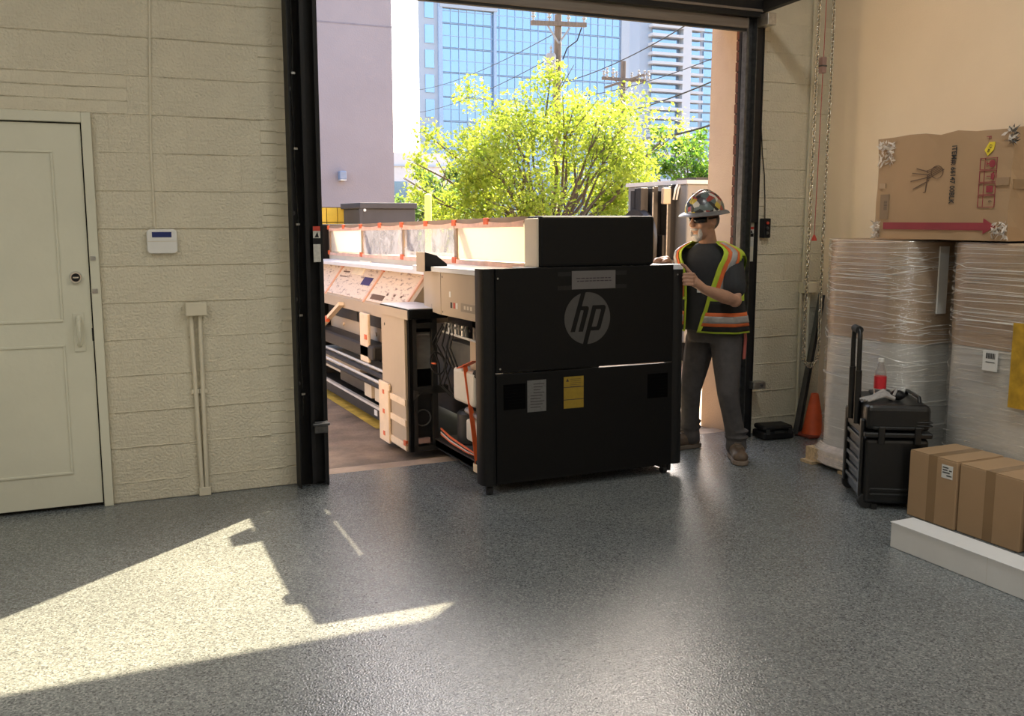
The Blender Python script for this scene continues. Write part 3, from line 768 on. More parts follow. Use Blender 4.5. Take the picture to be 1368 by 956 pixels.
m, nt, p = newmat('clear_plastic')
p.inputs['Base Color'].default_value = (.95, .97, .97, 1); p.inputs['Roughness'].default_value = .05
tr = N(nt, 'ShaderNodeBsdfTransparent'); mixn = N(nt, 'ShaderNodeMixShader'); fr_ = N(nt, 'ShaderNodeLayerWeight', Blend=.35)
gls = N(nt, 'ShaderNodeBsdfGlossy', Roughness=.06)
nt.links.new(fr_.outputs['Facing'], mixn.inputs[0]); nt.links.new(tr.outputs[0], mixn.inputs[1]); nt.links.new(gls.outputs[0], mixn.inputs[2])
nt.links.new(mixn.outputs[0], nt.nodes['Material Output'].inputs[0])
mat('label_red', (.55, .02, .03), .4, var=.15, scale=30)
bt = thing('water_bottle', 'clear plastic drink bottle with red label standing on hard case', 'bottle', (4.105, 4.065, .586))
MB().lathe([(.028, 0), (.033, .006), (.033, .02), (.030, .03), (.033, .045), (.033, .135), (.031, .15), (.02, .185), (.0135, .2), (.0135, .212)], (0,0,0), 24).build('bottle_body', 'clear_plastic', bt, smooth=True, local=True)
MB().lathe([(.0338, .055), (.0338, .125)], (0,0,0), 24).build('label', 'label_red', bt, smooth=True, local=True)
MB().lathe([(.016, .206), (.016, .224), (.014, .226), (.001, .226)], (0,0,0), 16).build('cap', 'white_plastic', bt, smooth=True, local=True)
# ================================================================ the wide format printer coming in through the door
mat('panel_black', (.0035, .0035, .0037), .5, var=.15, scale=40, spec=.2)
mat('vent_black', (.0012, .0012, .0013), .7, spec=.05)
mat('column_black', (.007, .0073, .008), .42, var=.15, scale=30, spec=.3)
mat('logo_grey', (.05, .048, .046), .5, var=.08, scale=20)
mat('notice_paper', (.11, .10, .097), .8, var=.05)
mat('notice_ink', (.03, .02, .025), .8)
mat('spec_label', (.12, .12, .117), .5, var=.12, scale=60)
mat('warn_yellow', (.25, .165, .012), .5, var=.12, scale=40)
mat('printer_beige', (.46, .37, .27), .5, var=.05, scale=3)
mat('printer_cream', (.64, .56, .44), .5, var=.05, scale=3)
mat('frame_brown', (.30, .22, .16), .5, var=.1)
mat('machine_grey', (.12, .115, .105), .45, .1, var=.2, scale=10)
mat('machine_dark', (.022, .021, .02), .5, var=.3, scale=10)
mat('white_deck', (.72, .74, .78), .3, var=.04)
mat('foam_peach', (.80, .64, .46), .85, var=.08, scale=8, bump=.1, bscale=60)
mat('tape_orange', (.70, .14, .05), .45, var=.2, scale=20)
mat('strap_orange', (.78, .13, .03), .5, var=.1)
mat('tank_white', (.66, .62, .56), .4, var=.08, scale=5)
mat('steel_plate', (.36, .33, .29), .28, .2, var=.25, scale=5, stretch=(1, 1, 3))
mat('hose_white', (.6, .58, .54), .4)
m, nt, p = newmat('translucent_board')
p.inputs['Base Color'].default_value = (.80, .75, .66, 1); p.inputs['Roughness'].default_value = .7
tl = N(nt, 'ShaderNodeBsdfTranslucent'); tl.inputs[0].default_value = (.60, .56, .50, 1)
mixn = N(nt, 'ShaderNodeMixShader'); mixn.inputs[0].default_value = .62
nt.links.new(p.outputs[0], mixn.inputs[1]); nt.links.new(tl.outputs[0], mixn.inputs[2]); nt.links.new(mixn.outputs[0], nt.nodes['Material Output'].inputs[0])
def crinkle_mat():
    m, nt, p = newmat('crinkled_film')
    tc = N(nt, 'ShaderNodeTexCoord')
    nz = N(nt, 'ShaderNodeTexNoise', Scale=5.0, Detail=6.0, Roughness=.65, Distortion=1.5); nt.links.new(tc.outputs['Object'], nz.inputs['Vector'])
    rp = N(nt, 'ShaderNodeValToRGB'); rp.color_ramp.elements[0].position = .42; rp.color_ramp.elements[0].color = (.55,)*3+(1,)
    rp.color_ramp.elements[1].position = .68; rp.color_ramp.elements[1].color = (.9,)*3+(1,)
    nt.links.new(nz.outputs['Fac'], rp.inputs[0])
    tr = N(nt, 'ShaderNodeBsdfTransparent', Color=(.93, .95, .97, 1)); mix = N(nt, 'ShaderNodeMixShader')
    tl = N(nt, 'ShaderNodeBsdfTranslucent', Color=(.24, .24, .28, 1)); mx2 = N(nt, 'ShaderNodeMixShader'); mx2.inputs[0].default_value = .3
    nt.links.new(p.outputs[0], mx2.inputs[1]); nt.links.new(tl.outputs[0], mx2.inputs[2])
    nt.links.new(rp.outputs[0], mix.inputs[0]); nt.links.new(tr.outputs[0], mix.inputs[1]); nt.links.new(mx2.outputs[0], mix.inputs[2])
    nt.links.new(mix.outputs[0], nt.nodes['Material Output'].inputs[0])
    p.inputs['Base Color'].default_value = (.36, .36, .42, 1); p.inputs['Roughness'].default_value = .15; p.inputs['Specular IOR Level'].default_value = .9
    bp = N(nt, 'ShaderNodeBump', Strength=.8, Distance=.02); nt.links.new(nz.outputs['Fac'], bp.inputs['Height']); nt.links.new(bp.outputs[0], p.inputs['Normal'])
crinkle_mat()
mat('fringe_film', (.80, .50, .38), .4, var=.15, scale=12)
def printsheet():
    m, nt, p = newmat('printed_sheet')
    tc = N(nt, 'ShaderNodeTexCoord'); mp = N(nt, 'ShaderNodeMapping'); mp.inputs['Scale'].default_value = (1, 9, 42)
    nt.links.new(tc.outputs['Object'], mp.inputs[0])
    nz = N(nt, 'ShaderNodeTexNoise', Scale=1.0, Detail=5.0, Roughness=.75); nt.links.new(mp.outputs[0], nz.inputs['Vector'])
    rp = N(nt, 'ShaderNodeValToRGB'); rp.color_ramp.elements[0].position = .36; rp.color_ramp.elements[0].color = (.30, .20, .17, 1)
    rp.color_ramp.elements[1].position = .46; rp.color_ramp.elements[1].color = (.80, .66, .54, 1)
    nt.links.new(nz.outputs['Fac'], rp.inputs[0]); nt.links.new(rp.outputs[0], p.inputs['Base Color']); p.inputs['Roughness'].default_value = .6
printsheet()

PR = thing('wide_format_printer', 'long black and beige industrial printer being rolled through the dock door', 'printer', (2.06, 4.98, 0), (R(-1.0), 0, 0))
P = dict(parent=PR, local=True)
def col_rounded(x0, x1, out):
    pr = []
    r = .06
    w = x1-x0
    pr = [(x0, .10, 0), (x0, .03, 0), (x0+.012, .008, 0), (x0+.035, 0, 0), (x1-.035, 0, 0), (x1-.012, .004, 0), (x1, .014, 0), (x1, .10, 0)] if out < 0 else \
         [(x0, .10, 0), (x0, .014, 0), (x0+.012, .004, 0), (x0+.035, 0, 0), (x1-.035, 0, 0), (x1-.012, .008, 0), (x1, .03, 0), (x1, .10, 0)]
    return [(a, b, .066) for a, b, c in pr]
MB().prism(col_rounded(0, .085, -1), (0, 0, 1.244)).build('corner_column', 'column_black', smooth=True, **P)
MB().prism(col_rounded(1.275, 1.355, 1), (0, 0, 1.215)).build('corner_column', 'column_black', smooth=True, **P)
up = MB().box(.087, 1.273, .006, .03, .716, 1.31).build('upper_cover', 'panel_black', bevel=.003, **P)
lo = MB().box(.087, 1.273, .006, .03, .066, .708).build('lower_cover', 'panel_black', bevel=.003, **P)
for (x, z) in ((.10, 1.255), (1.30, 1.25), (.11, .74)):
    MB().lathe([(.001, 0), (.006, 0), (.005, .003), (.001, .003)], (x, .003, z), 8, (0,-1,0)).build('screw', 'galvanised', up, local=True)
cx, cz, rr = .675, 1.008, .153; yy = .0055
lg = MB().lathe([(.001, 0), (rr, 0), (rr, .0012), (.001, .0012)], (cx, yy, cz), 56, (0,-1,0)).build('logo_disc', 'logo_grey', up, local=True)
s_ = rr/225.0
def pp(pts): return [(cx+(a-345)*s_, yy-.0013, cz-(b-555)*s_) for a, b in pts]
for nm, poly in (('letter_h_stem', [(285, 318), (332, 308), (222, 670), (178, 670)]),
                 ('letter_h_arch', [(283, 450), (345, 450), (357, 462), (357, 480), (300, 670), (256, 670), (306, 490), (302, 484), (274, 484)]),
                 ('letter_p_stem', [(394, 445), (440, 445), (338, 800), (296, 792)]),
                 ('letter_p_bowl', [(438, 445), (512, 445), (525, 458), (525, 474), (474, 645), (455, 665), (376, 665), (386, 632), (430, 632), (438, 624), (478, 490), (474, 480), (428, 480)])):
    MB().prism(pp(poly), (0, .001, 0)).build(nm, 'panel_black', lg, local=True)
nt_ = MB().box(.571, .863, .0045, .006, 1.18, 1.287).build('notice_sheet', 'notice_paper', up, local=True)
for k, (a, b, z) in enumerate(((.60, .83, 1.243), (.605, .84, 1.227))):
    x = a; rnd = random.Random(k)
    while x < b:
        w = rnd.uniform(.012, .03); MB().box(x, min(b, x+w), .004, .0045, z-.0028, z+.0028).build('print_line', 'notice_ink', nt_, local=True); x += w+.005
for (a, b) in ((.48, .575), (.858, .94)):
    for z in (1.19, 1.27):
        MB().box(a, b, .0048, .0058, z-.012, z+.012).build('tape_strip', 'column_black', nt_, local=True)
sl = MB().box(.281, .402, .0045, .006, .476, .662).build('rating_label', 'spec_label', lo, local=True)
for k in range(9): MB().box(.32 if k < 4 else .30, .39-.012*(k % 3), .004, .0045, .637-.017*k, .641-.017*k).build('print_line', 'notice_ink', sl, local=True)
yl = MB().box(.518, .65, .0045, .006, .478, .667).build('warning_label', 'warn_yellow', lo, local=True)
for z in (.604, .53): MB().box(.518, .65, .004, .0045, z-.002, z+.002).build('print_line', 'notice_ink', yl, local=True)
MB().prism([(.532, .004, .638), (.552, .004, .638), (.542, .004, .657)], (0, .0005, 0)).build('warning_symbol', 'notice_ink', yl, local=True)
for k in range(5): MB().box(.56, .63, .004, .0045, .65-.011*k, .652-.011*k).build('print_line', 'notice_ink', yl, local=True)
for (a, b, c, d) in ((.13, .27, .50, .648), (1.095, 1.24, .496, .647)):
    v = MB().box(a, b, .0045, .008, c, d).build('vent', 'vent_black', lo, local=True)
    for k in range(7): MB().box(a+.006, b-.006, .003, .0045, c+.01+.019*k, c+.018+.019*k).build('slat', 'vent_black', v, local=True)
# casters
def caster(x, y, z0=0.0):
    c = MB().tube([(x, y, .07+z0), (x, y, .052+z0)], .016, 10).build('caster_stem', 'machine_dark', smooth=True, **P)
    MB().box(x-.022, x+.022, y-.006, y+.014, .03+z0, .058+z0).build('caster_fork', 'machine_dark', c, local=True, bevel=.004)
    MB().lathe([(.001, -.014), (.024, -.014), (.026, 0), (.024, .014), (.001, .014)], (x, y, .026+z0), 16, (1,0,0)).build('caster_wheel', 'rubber', c, smooth=True, local=True)
for (x, y) in ((.055, .05), (1.245, .05), (.12, 1.4), (1.2, 1.4), (.2, 3.2), (1.2, 3.2), (.2, 4.9), (1.2, 4.9)): caster(x, y)
# chassis
for x in (.13, 1.20): MB().box(x-.03, x+.03, .1, 5.0, .072, .13).build('floor_beam', 'machine_dark', **P)
for y in (.12, 1.1, 2.6, 4.9): MB().box(.16, 1.17, y, y+.06, .08, .13).build('cross_beam', 'machine_dark', **P)
MB().box(.42, .82, 1.2, 5.0, .2, 1.22).build('core_housing', 'machine_dark', **P)
MB().box(.52, .82, .12, 1.2, .5, 1.25).build('core_housing', 'machine_dark', **P)
MB().box(.30, 1.36, .03, .25, 1.272, 1.312).build('top_ledge', 'white_deck', bevel=.004, **P)
MB().box(.82, 1.34, .25, 5.0, 1.255, 1.298).build('top_deck', 'printer_cream', bevel=.004, **P)
MB().box(.02, .40, .03, 1.28, 1.268, 1.300).build('side_deck', 'white_deck', bevel=.004, **P)
MB().box(.12, .40, 1.28, 5.0, 1.228, 1.262).build('side_deck', 'white_deck', bevel=.006, **P)
# hood over the carriage: end cap, open glazed frame with boards and film
hc_ = MB().box(.365, 1.13, 0, .19, 1.312, 1.605).build('hood_end_cap', 'panel_black', bevel=.018, seg=3, **P)
MB().box(.352, .366, .018, .19, 1.312, 1.592).build('cap_side', 'printer_cream', hc_, local=True, bevel=.006)
bays = [(.21, 1.33), (1.37, 2.52), (2.56, 3.75), (3.79, 5.0)]
for x in (.36, 1.10):
    MB().box(x, x+.03, .19, 5.04, 1.572, 1.605).build('hood_top_rail', 'frame_brown', **P)
    MB().box(x, x+.03, .19, 5.04, 1.262, 1.33).build('hood_bottom_rail', 'printer_cream', **P)
    for y in (1.33, 2.52, 3.75, 5.0): MB().box(x, x+.03, y, y+.04, 1.33, 1.572).build('hood_post', 'frame_brown', **P)
for y in (1.33, 2.52, 3.75, 5.0): MB().box(.39, 1.10, y-.06, y+.04, 1.575, 1.60).build('hood_cross_bar', 'frame_brown', **P)
MB().box(.40, .80, .2, 5.0, 1.225, 1.262).build('print_bed', 'printer_cream', **P)
def sheet(x, y0, y1, z0, z1, amp, seed, name, m, ny=26, nz=10):
    rnd = random.Random(seed); g = MB(); vs = []
    ph = [rnd.uniform(0, 6) for _ in range(6)]
    for j in range(nz+1):
        for i in range(ny+1):
            u = i/ny; v = j/nz
            d = amp*(math.sin(u*17+ph[0]+3*math.sin(v*4+ph[1]))*.5+math.sin(u*31+v*9+ph[2])*.3+rnd.uniform(-.4, .4))
            sag = .012*abs(math.sin(u*math.pi*2)) if j == nz else 0
            vs.append((x+d, y0+u*(y1-y0), z0+v*(z1-z0)-sag))
    fs = [(j*(ny+1)+i, (j+1)*(ny+1)+i, (j+1)*(ny+1)+i+1, j*(ny+1)+i+1) for j in range(nz) for i in range(ny)]
    g.add(vs, fs); return g.build(name, m, smooth=True, **P)
for k, (a, b) in enumerate(bays):
    if k in (0, 3): MB().box(.372, .378, a+.01, b-.01, 1.335, 1.568).build('translucent_board', 'translucent_board', **P)
    else: sheet(.366, a+.01, b-.01, 1.315, 1.575, .006, k, 'protective_film', 'crinkled_film')
    sheet(.352, a-.01, b+.01, 1.545, 1.585, .004, 20+k, 'film_fringe', 'fringe_film', 30, 2)
    sheet(.352, a-.01, b+.01, 1.30, 1.335, .004, 30+k, 'film_fringe', 'fringe_film', 30, 2)


for k, (a, b) in enumerate(bays):
    for y, z in ((b+.02, 1.582), ((a+b)/2, 1.585), (b+.02, 1.325)):
        MB().box(.344, .358, y-.035, y+.035, z-.02, z+.022).build('orange_tape', 'tape_orange', bevel=.004, **P)
# beige side covers nearest the door
sc = MB().box(.03, .05, .10, .75, 1.0, 1.268).build('side_cover', 'printer_beige', bevel=.003, **P)
for y, z in ((.13, 1.03), (.13, 1.24), (.72, 1.24), (.72, 1.02)):
    MB().lathe([(.001, 0), (.007, 0), (.001, .003)], (.03, y, z), 8, (-1,0,0)).build('screw', 'machine_dark', sc, local=True)
mat('model_plate', (.30, .25, .19), .5)
sp = MB().box(.0285, .030, .16, .40, 1.045, 1.095).build('model_plate', 'model_plate', sc, local=True)
for y in (.22, .27, .32): MB().box(.0278, .0285, y, y+.03, 1.06, 1.082).build('plate_mark', 'printer_cream', sp, local=True)
for (y, z, m_) in ((.55, 1.055, 'machine_dark'), (.50, 1.055, 'sticker_red'), (.455, 1.055, 'white_plastic'), (.57, 1.12, 'white_plastic')):
    MB().box(.0285, .030, y, y+.028, z, z+.035).build('status_label', m_, sc, local=True)
MB().prism([(.03, .755, 1.0), (.10, 1.28, 1.0), (.13, 1.28, 1.0), (.05, .755, 1.0)], (0, 0, .268)).build('side_cover', 'printer_beige', **P)
MB().box(.066, .072, .98, 1.03, 1.015, 1.05).build('cover_slot', 'machine_dark', **P)
wg = MB().prism([(-.02, .90, 1.27), (.13, .90, 1.27), (.13, .90, 1.315), (.06, .90, 1.37), (-.02, .90, 1.392)], (0, .10, 0)).build('bracket_wedge', 'panel_black', **P)
MB().box(-.024, -.02, .90, 1.06, 1.265, 1.392).build('wedge_side', 'printer_beige', wg, local=True)
# control cabinet with shelf
sh = MB().box(-.105, .17, 1.0, 1.66, .955, 1.02).build('control_shelf', 'panel_black', bevel=.008, **P)
MB().box(-.107, -.104, 1.02, 1.65, .95, 1.012).build('shelf_side', 'printer_beige', sh, local=True)
MB().box(-.10, .165, 1.01, 1.65, 1.02, 1.024).build('shelf_top', 'white_deck', sh, local=True)
cb = MB().box(-.095, -.075, 1.13, 1.66, .05, .955).build('cabinet_side', 'printer_beige', bevel=.003, **P)
MB().lathe([(.001, 0), (.012, 0), (.001, .004)], (-.095, 1.58, .88), 10, (-1,0,0)).build('lock', 'machine_dark', cb, local=True)
for (a, b, c, d, m_) in ((-.075, -.05, .05, .955, 'panel_black'), (-.048, -.02, .05, .955, 'machine_dark'), (.09, .125, .05, .955, 'machine_dark'), (-.02, .09, .885, .92, 'machine_dark'), (-.02, .20, .44, .49, 'machine_dark'), (-.05, .14, .05, .085, 'machine_dark')):
    MB().box(a, b, 1.10, 1.14, c, d).build('cabinet_frame', m_, **P)
MB().box(-.075, .30, 1.62, 1.66, .05, .95).build('cabinet_back', 'machine_dark', **P)
MB().box(-.015, .13, 1.18, 1.20, .60, .85).build('steel_door', 'steel_plate', **P)
MB().tube([(-.015, 1.17, .835), (.09, 1.17, .835)], .012, 10).build('steel_roll', 'steel_plate', smooth=True, **P)
MB().box(-.045, .12, 1.16, 1.6, .09, .44).build('electrics_box', 'machine_dark', bevel=.004, **P)
cl = [(.03+.055*math.cos(a), 1.15-.004*a/6, .27+.055*math.sin(a)) for a in [i*.4 for i in range(34)]]
MB().tube(cl, .005, 6).build('coiled_cable', 'machine_grey', smooth=True, **P)
MB().prism([(-.05, 1.10, .40), (-.05, 1.10, .47), (.02, 1.10, .455)], (0, .03, 0)).build('gusset', 'machine_grey', **P)
MB().box(-.02, .06, 1.09, 1.12, .105, .14).build('cable_slot', 'pinkish', **P)
fb = MB().box(-.118, -.098, 1.46, 1.69, .04, .47).build('foam_corner', 'foam_peach', bevel=.006, **P)
MB().box(-.118, -.102, 1.44, 1.47, .42, .46).build('foam_corner', 'foam_peach', bevel=.004, **P)
for z in (.385, .245, .085):
    st_ = MB().box(-.104, -.09, 1.12, 1.47, z-.022, z+.022).build('tape_strap', 'foam_peach', fb, local=True)
    MB().box(-.121, -.117, 1.55, 1.59, z+.0, z+.03).build('orange_tape', 'tape_orange', fb, local=True)
MB().box(-.105, -.088, 1.12, 1.17, .09, .125).build('orange_tape', 'tape_orange', **P)
# open bay between cabinet and front cover
MB().box(.50, .52, .10, 1.12, .12, 1.0).build('bay_back', 'machine_dark', **P)
MB().box(.16, .50, .12, 1.10, .12, .14).build('bay_tray', 'machine_grey', **P)
MB().box(.10, .13, .10, 1.10, .075, .125).build('sill_rail', 'machine_grey', bevel=.003, **P)
MB().box(.20, .46, .62, 1.08, .62, .80).build('pump_box', 'machine_grey', bevel=.006, **P)
MB().box(.20, .21, .60, .64, .60, .92).build('bay_bracket', 'steel_plate', **P)
MB().box(.17, .46, .30, .62, .66, .84).build('beige_box', 'printer_beige', bevel=.006, **P)
MB().tube([(.14, .12, .845), (.14, 1.02, .865)], .008, 8).build('guide_rod', 'hose_white', smooth=True, **P)
for k in range(7):
    y = .62+.06*k
    vv = MB().tube([(.15, y, .86), (.15, y, .93)], .013, 8).build('valve', 'galvanised' if k % 2 else 'machine_grey', smooth=True, **P)
    MB().lathe([(.001, 0), (.02, 0), (.02, .014), (.001, .014)], (.15, y, .90), 10).build('valve_collar', 'machine_grey', vv, smooth=True, local=True)
for k in range(3): MB().box(.16, .4, .12+.12*k, .2+.12*k, .90, .985).build('connector_block', 'printer_beige' if k else 'white_plastic', bevel=.004, **P)
def hose(pts, r, m_, nm='hose'): MB().tube(pts, r, 7).build(nm, m_, smooth=True, **P)
rnd = random.Random(11)
for k in range(6):
    y = .80+.05*k; hose([(.12+rnd.uniform(0, .05), y+rnd.uniform(-.05, .05), .92-.03*rnd.random()), (.10+rnd.uniform(-.02, .05), y+.05*rnd.random(), .78), (.12+rnd.uniform(-.02, .05), y+rnd.uniform(-.08, .05), .64), (.13, y+rnd.uniform(-.05, .12), .50), (.2, y, .42)], .006, 'rubber', 'cable')
hose([(.08+.05*math.cos(a), .98+.03*math.sin(a), .66+.07*math.sin(a)) for a in [i*.45 for i in range(22)]], .006, 'rubber', 'cable')
hose([(.05, 1.0, .66), (.05, .93, .665)], .007, 'tape_orange', 'cable_tie')
hose([(.16, .55, .60), (.14, .45, .66), (.13, .33, .69), (.14, .22, .68), (.2, .14, .62)], .018, 'rubber')
hose([(.18, .62, .52), (.15, .50, .62), (.13, .38, .66), (.14, .25, .655), (.2, .14, .58)], .014, 'rubber')
hose([(.14, .3, .845), (.11, .26, .78), (.13, .22, .68)], .004, 'hose_white')
tk = MB().box(.12, .34, .44, .80, .44, .66).build('ink_tank', 'tank_white', bevel=.025, seg=3, **P)
MB().lathe([(.001, 0), (.035, 0), (.035, .03), (.001, .03)], (.24, .70, .66), 14).build('tank_cap', 'white_plastic', tk, smooth=True, local=True)
tk2 = MB().box(.15, .32, .42, .66, .20, .34).build('waste_tank', 'tank_white', bevel=.02, seg=3, **P)
MB().box(.19, .40, .16, .42, .46, .70).build('ink_tank', 'tank_white', bevel=.02, **P)
MB().lathe([(.09, 0), (.1, .01), (.1, .2), (.08, .22), (.001, .22)], (.26, .82, .14), 20).build('motor_can', 'machine_dark', smooth=True, **P)
MB().tube([(.15, .40, .38), (.15, .62, .40)], .022, 10).build('steel_pipe', 'galvanised', smooth=True, **P)
for k in range(4): hose([(.13, 1.06, .165+.012*k), (.12, .85, .15+.01*k), (.115, .55, .145+.008*k), (.13, .38, .15)], .007, ('tape_orange', 'hose_white', 'rubber', 'tape_orange')[k], 'cable')
MB().bar((.118, .66, .665), (.118, .40, .74), .004, .05, up=(1, 0, 0)).build('orange_strap', 'strap_orange', **P)
MB().bar((.12, .58, .70), (.125, .50, .42), .004, .028, up=(1, 0, 0)).build('orange_strap', 'strap_orange', **P)
MB().bar((.125, .50, .43), (.11, .36, .09), .004, .03, up=(1, 0, 0)).build('orange_strap', 'strap_orange', **P)
MB().box(.095, .125, .30, .40, .06, .11).build('tape_end', 'foam_peach', **P)
MB().box(.104, .108, .335, .35, .06, .11).build('orange_tape', 'tape_orange', **P)
# ---- operator side outside the door
MB().prism([(.30, 1.67, 1.225), (.10, 1.67, .95), (.10, 1.67, .86), (.42, 1.67, .86), (.42, 1.67, 1.225)], (0, 3.33, 0)).build('operator_console', 'printer_beige', **P)
def slope(y0, y1, a, b, nm, m_, off=.006, par=PR):
    n = Vector((-.275, 0, .20)).normalized()*off; d = Vector((.20, 0, .275))
    p0 = Vector((.10, 0, .95)); q = [p0+d*a, p0+d*b]
    g = MB(); vs = [(q[0].x, y0, q[0].z), (q[0].x, y1, q[0].z), (q[1].x, y1, q[1].z), (q[1].x, y0, q[1].z)]
    g.prism(vs, n); return g.build(nm, m_, par, local=True)
for k, (a, b) in enumerate(((1.80, 2.78), (2.86, 4.12), (4.20, 4.98))):
    ps = slope(a, b, .06, .96, 'printed_sheet', 'printed_sheet')
    slope(a-.05, a-.01, 0, 1, 'sheet_border', 'fringe_film', .012)

    for y in (a-.03,): slope(y-.03, y+.04, .9, 1.02, 'orange_tape', 'tape_orange', .016)
mat('print_blue', (.05, .04, .16), .6)
mat('note_cream', (.86, .76, .6), .7)
slope(2.95, 3.22, .45, .68, 'blue_print', 'print_blue', .0085)
slope(3.35, 3.7, .72, 1.15, 'note_sheet', 'note_cream', .012)
for y in (1.95, 2.12, 2.3): slope(y, y+.04, .28, .34, 'print_dot', 'ink_brown', .008)
slope(2.35, 2.7, .12, .26, 'print_block', 'ink_brown', .008)
slope(3.80, 4.02, .75, .79, 'print_block', 'ink_brown', .008); slope(3.80, 4.05, .6, .63, 'print_block', 'ink_brown', .008)
for y0 in (2.58, 4.35):
    f_ = MB().box(.06, .085, y0, y0+.24, .47, .87).build('foam_pillar', 'foam_peach', bevel=.008, **P)
    MB().box(.055, .06, y0+.02, y0+.09, .66, .70).build('orange_tape', 'tape_orange', f_, local=True)
for (a, b) in ((2.3, 3.3), (3.35, 4.4)):
    md = MB().box(.2, .42, a, b, .62, .74).build('dryer_module', 'printer_beige', bevel=.006, **P)
    MB().box(.18, .42, a, b, .742, .85).build('module_top', 'machine_dark', md, local=True, bevel=.006)
    MB().lathe([(.001, 0), (.016, 0), (.016, .012), (.001, .012)], (.2, (a+b)/2, .68), 10, (-1,0,0)).build('module_knob', 'foam_peach', md, smooth=True, local=True)
MB().box(.06, .36, 2.45, 4.55, .50, .62).build('output_tray', 'machine_dark', bevel=.02, **P)
MB().bar((.07, 3.45, .90), (.02, 4.32, .56), .03, .05, up=(1, 0, 0)).build('brace_arm', 'foam_peach', **P)
MB().box(.02, .05, 3.82, 3.95, .71, .76).build('orange_tape', 'tape_orange', **P)
MB().box(.0, .04, 4.25, 4.38, .54, .58).build('orange_tape', 'tape_orange', **P)
for (x, z, m_, r) in ((.06, .455, 'hose_white', .012), (.03, .425, 'machine_dark', .02), (.0, .385, 'hose_white', .012), (-.02, .36, 'machine_dark', .016)):
    MB().tube([(x, 1.67, z), (x, 5.0, z)], r, 8).build('feed_rail', m_, smooth=True, **P)
MB().box(.10, .4, 3.0, 4.9, .25, .37).build('media_tray', 'printer_cream', bevel=.006, **P)
MB().box(.08, .4, 2.5, 3.6, .20, .33).build('media_tray', 'machine_dark', bevel=.006, **P)
for y in (2.15, 2.45): MB().box(.04, .4, y, y+.2, .2, .33).build('tray_front', 'printer_cream', bevel=.006, **P)
MB().box(.04, .07, 1.7, 5.0, .06, .15).build('skirt_plate', 'machine_dark', **P)
MB().box(.03, .06, 1.7, 5.0, .145, .165).build('skirt_rail', 'hose_white', **P)
MB().box(.10, 1.27, .031, 5.0, .068, .076).build('sun_block_pan', 'machine_dark', **P)  # added pan, catches sun that would light the floor under the printer
MB().box(1.28, 1.30, .05, 5.0, .014, .2).build('skirt_plate', 'machine_dark', **P)  # right side plate added to block sun leaking in below the machine
MB().box(.036, .041, 2.28, 2.36, .085, .13).build('sticker', 'label_white', **P)
ec = MB().box(-.02, 1.34, 5.04, 5.14, .08, 1.62).build('far_end_cover', 'panel_black', bevel=.02, **P)
# ================================================================ outdoors
def gz(y): return -.0175*(min(max(y, 4.98), 11)-4.98)
g = MB(); ys = [6.02, 7, 8.5, 11, 20, 60, 400]
vs = []
for y in ys:
    for x in (-150, -6, 1.1, 4.8, 14, 300): vs.append((x, y, gz(y)-.004))
g.add(vs, [(j*6+i, j*6+i+1, (j+1)*6+i+1, (j+1)*6+i) for j in range(6) for i in range(5)])
tag(g.build('driveway', 'asphalt'), 'brown worn concrete driveway outside the dock door', None, kind='structure')
g = MB(); g.add([(2.07, 7.2, gz(7.2)), (2.2, 7.2, gz(7.2)), (2.2, 11, gz(11)), (2.07, 11, gz(11)), (2.2, 16, gz(16)), (2.07, 16, gz(16))], [(0, 1, 2, 3), (3, 2, 4, 5)])
tag(g.build('painted_line', 'yellow_line'), 'faded yellow line painted on the driveway', None, kind='structure')

gb = thing('stucco_building', 'tall lilac grey stucco building outside on the left', 'building', (-4, 18, -.1))
MB().box(-14, 5.0, 16, 30, -.2, 14).build('wall', 'grey_stucco', gb)
mat('joint_dark', (.2, .19, .22), .9)
for z in (4.72, 9.2): MB().box(-14, 5.004, 15.996, 16.01, z-.012, z+.012).build('control_joint', 'joint_dark', gb)
mat('blue_grey', (.22, .28, .38), .5)
wl = MB().box(4.03, 4.15, 15.86, 16.0, 2.22, 2.36).build('wall_lamp', 'blue_grey', gb, bevel=.02)
MB().box(4.04, 4.14, 15.85, 15.99, 2.205, 2.22).build('lamp_lens', 'white_plastic', wl)

mat('safety_yellow', (.80, .52, .05), .6, var=.08)
yb = thing('yellow_barrier', 'low yellow panelled barrier in front of the grey building', 'barrier', (3.3, 14, gz(14)))
MB().box(2.5, 3.83, 14.03, 14.08, gz(14), 1.75).build('backing', 'brick_mortar', yb)
for i in range(8):
    for j in range(8):
        MB().box(3.83-.16*(i+1)+.006, 3.83-.16*i-.006, 14, 14.03, 1.745-.215*(j+1)+.006, 1.745-.215*j-.006).build('panel', 'safety_yellow', yb)
mat('slate', (.055, .058, .068), .55, var=.15, scale=3)
db_ = thing('dumpster', 'dark slate steel bin standing outside behind the printer', 'bin', (3.95, 13.4, gz(13)))
MB().box(3.60, 4.36, 13.0, 14.0, gz(13)+.1, 1.72).build('body', 'slate', db_, bevel=.01)
MB().box(3.56, 4.38, 12.97, 14.02, 1.72, 1.80).build('lid', 'slate', db_, bevel=.01)
MB().box(3.56, 3.61, 12.98, 13.03, gz(13)+.1, 1.72).build('corner_post', 'slate', db_)
MB().lathe([(.001, 0), (.02, 0), (.02, .03), (.001, .03)], (3.63, 13.0, 1.70), 10, (0,-1,0)).build('bolt', 'white_plastic', db_)
for x in (3.7, 4.3):
    for y in (13.1, 13.9): MB().lathe([(.001, -.03), (.06, -.03), (.06, .03), (.001, .03)], (x, y, gz(13)+.06), 12, (1,0,0)).build('caster', 'rubber', db_, smooth=True)

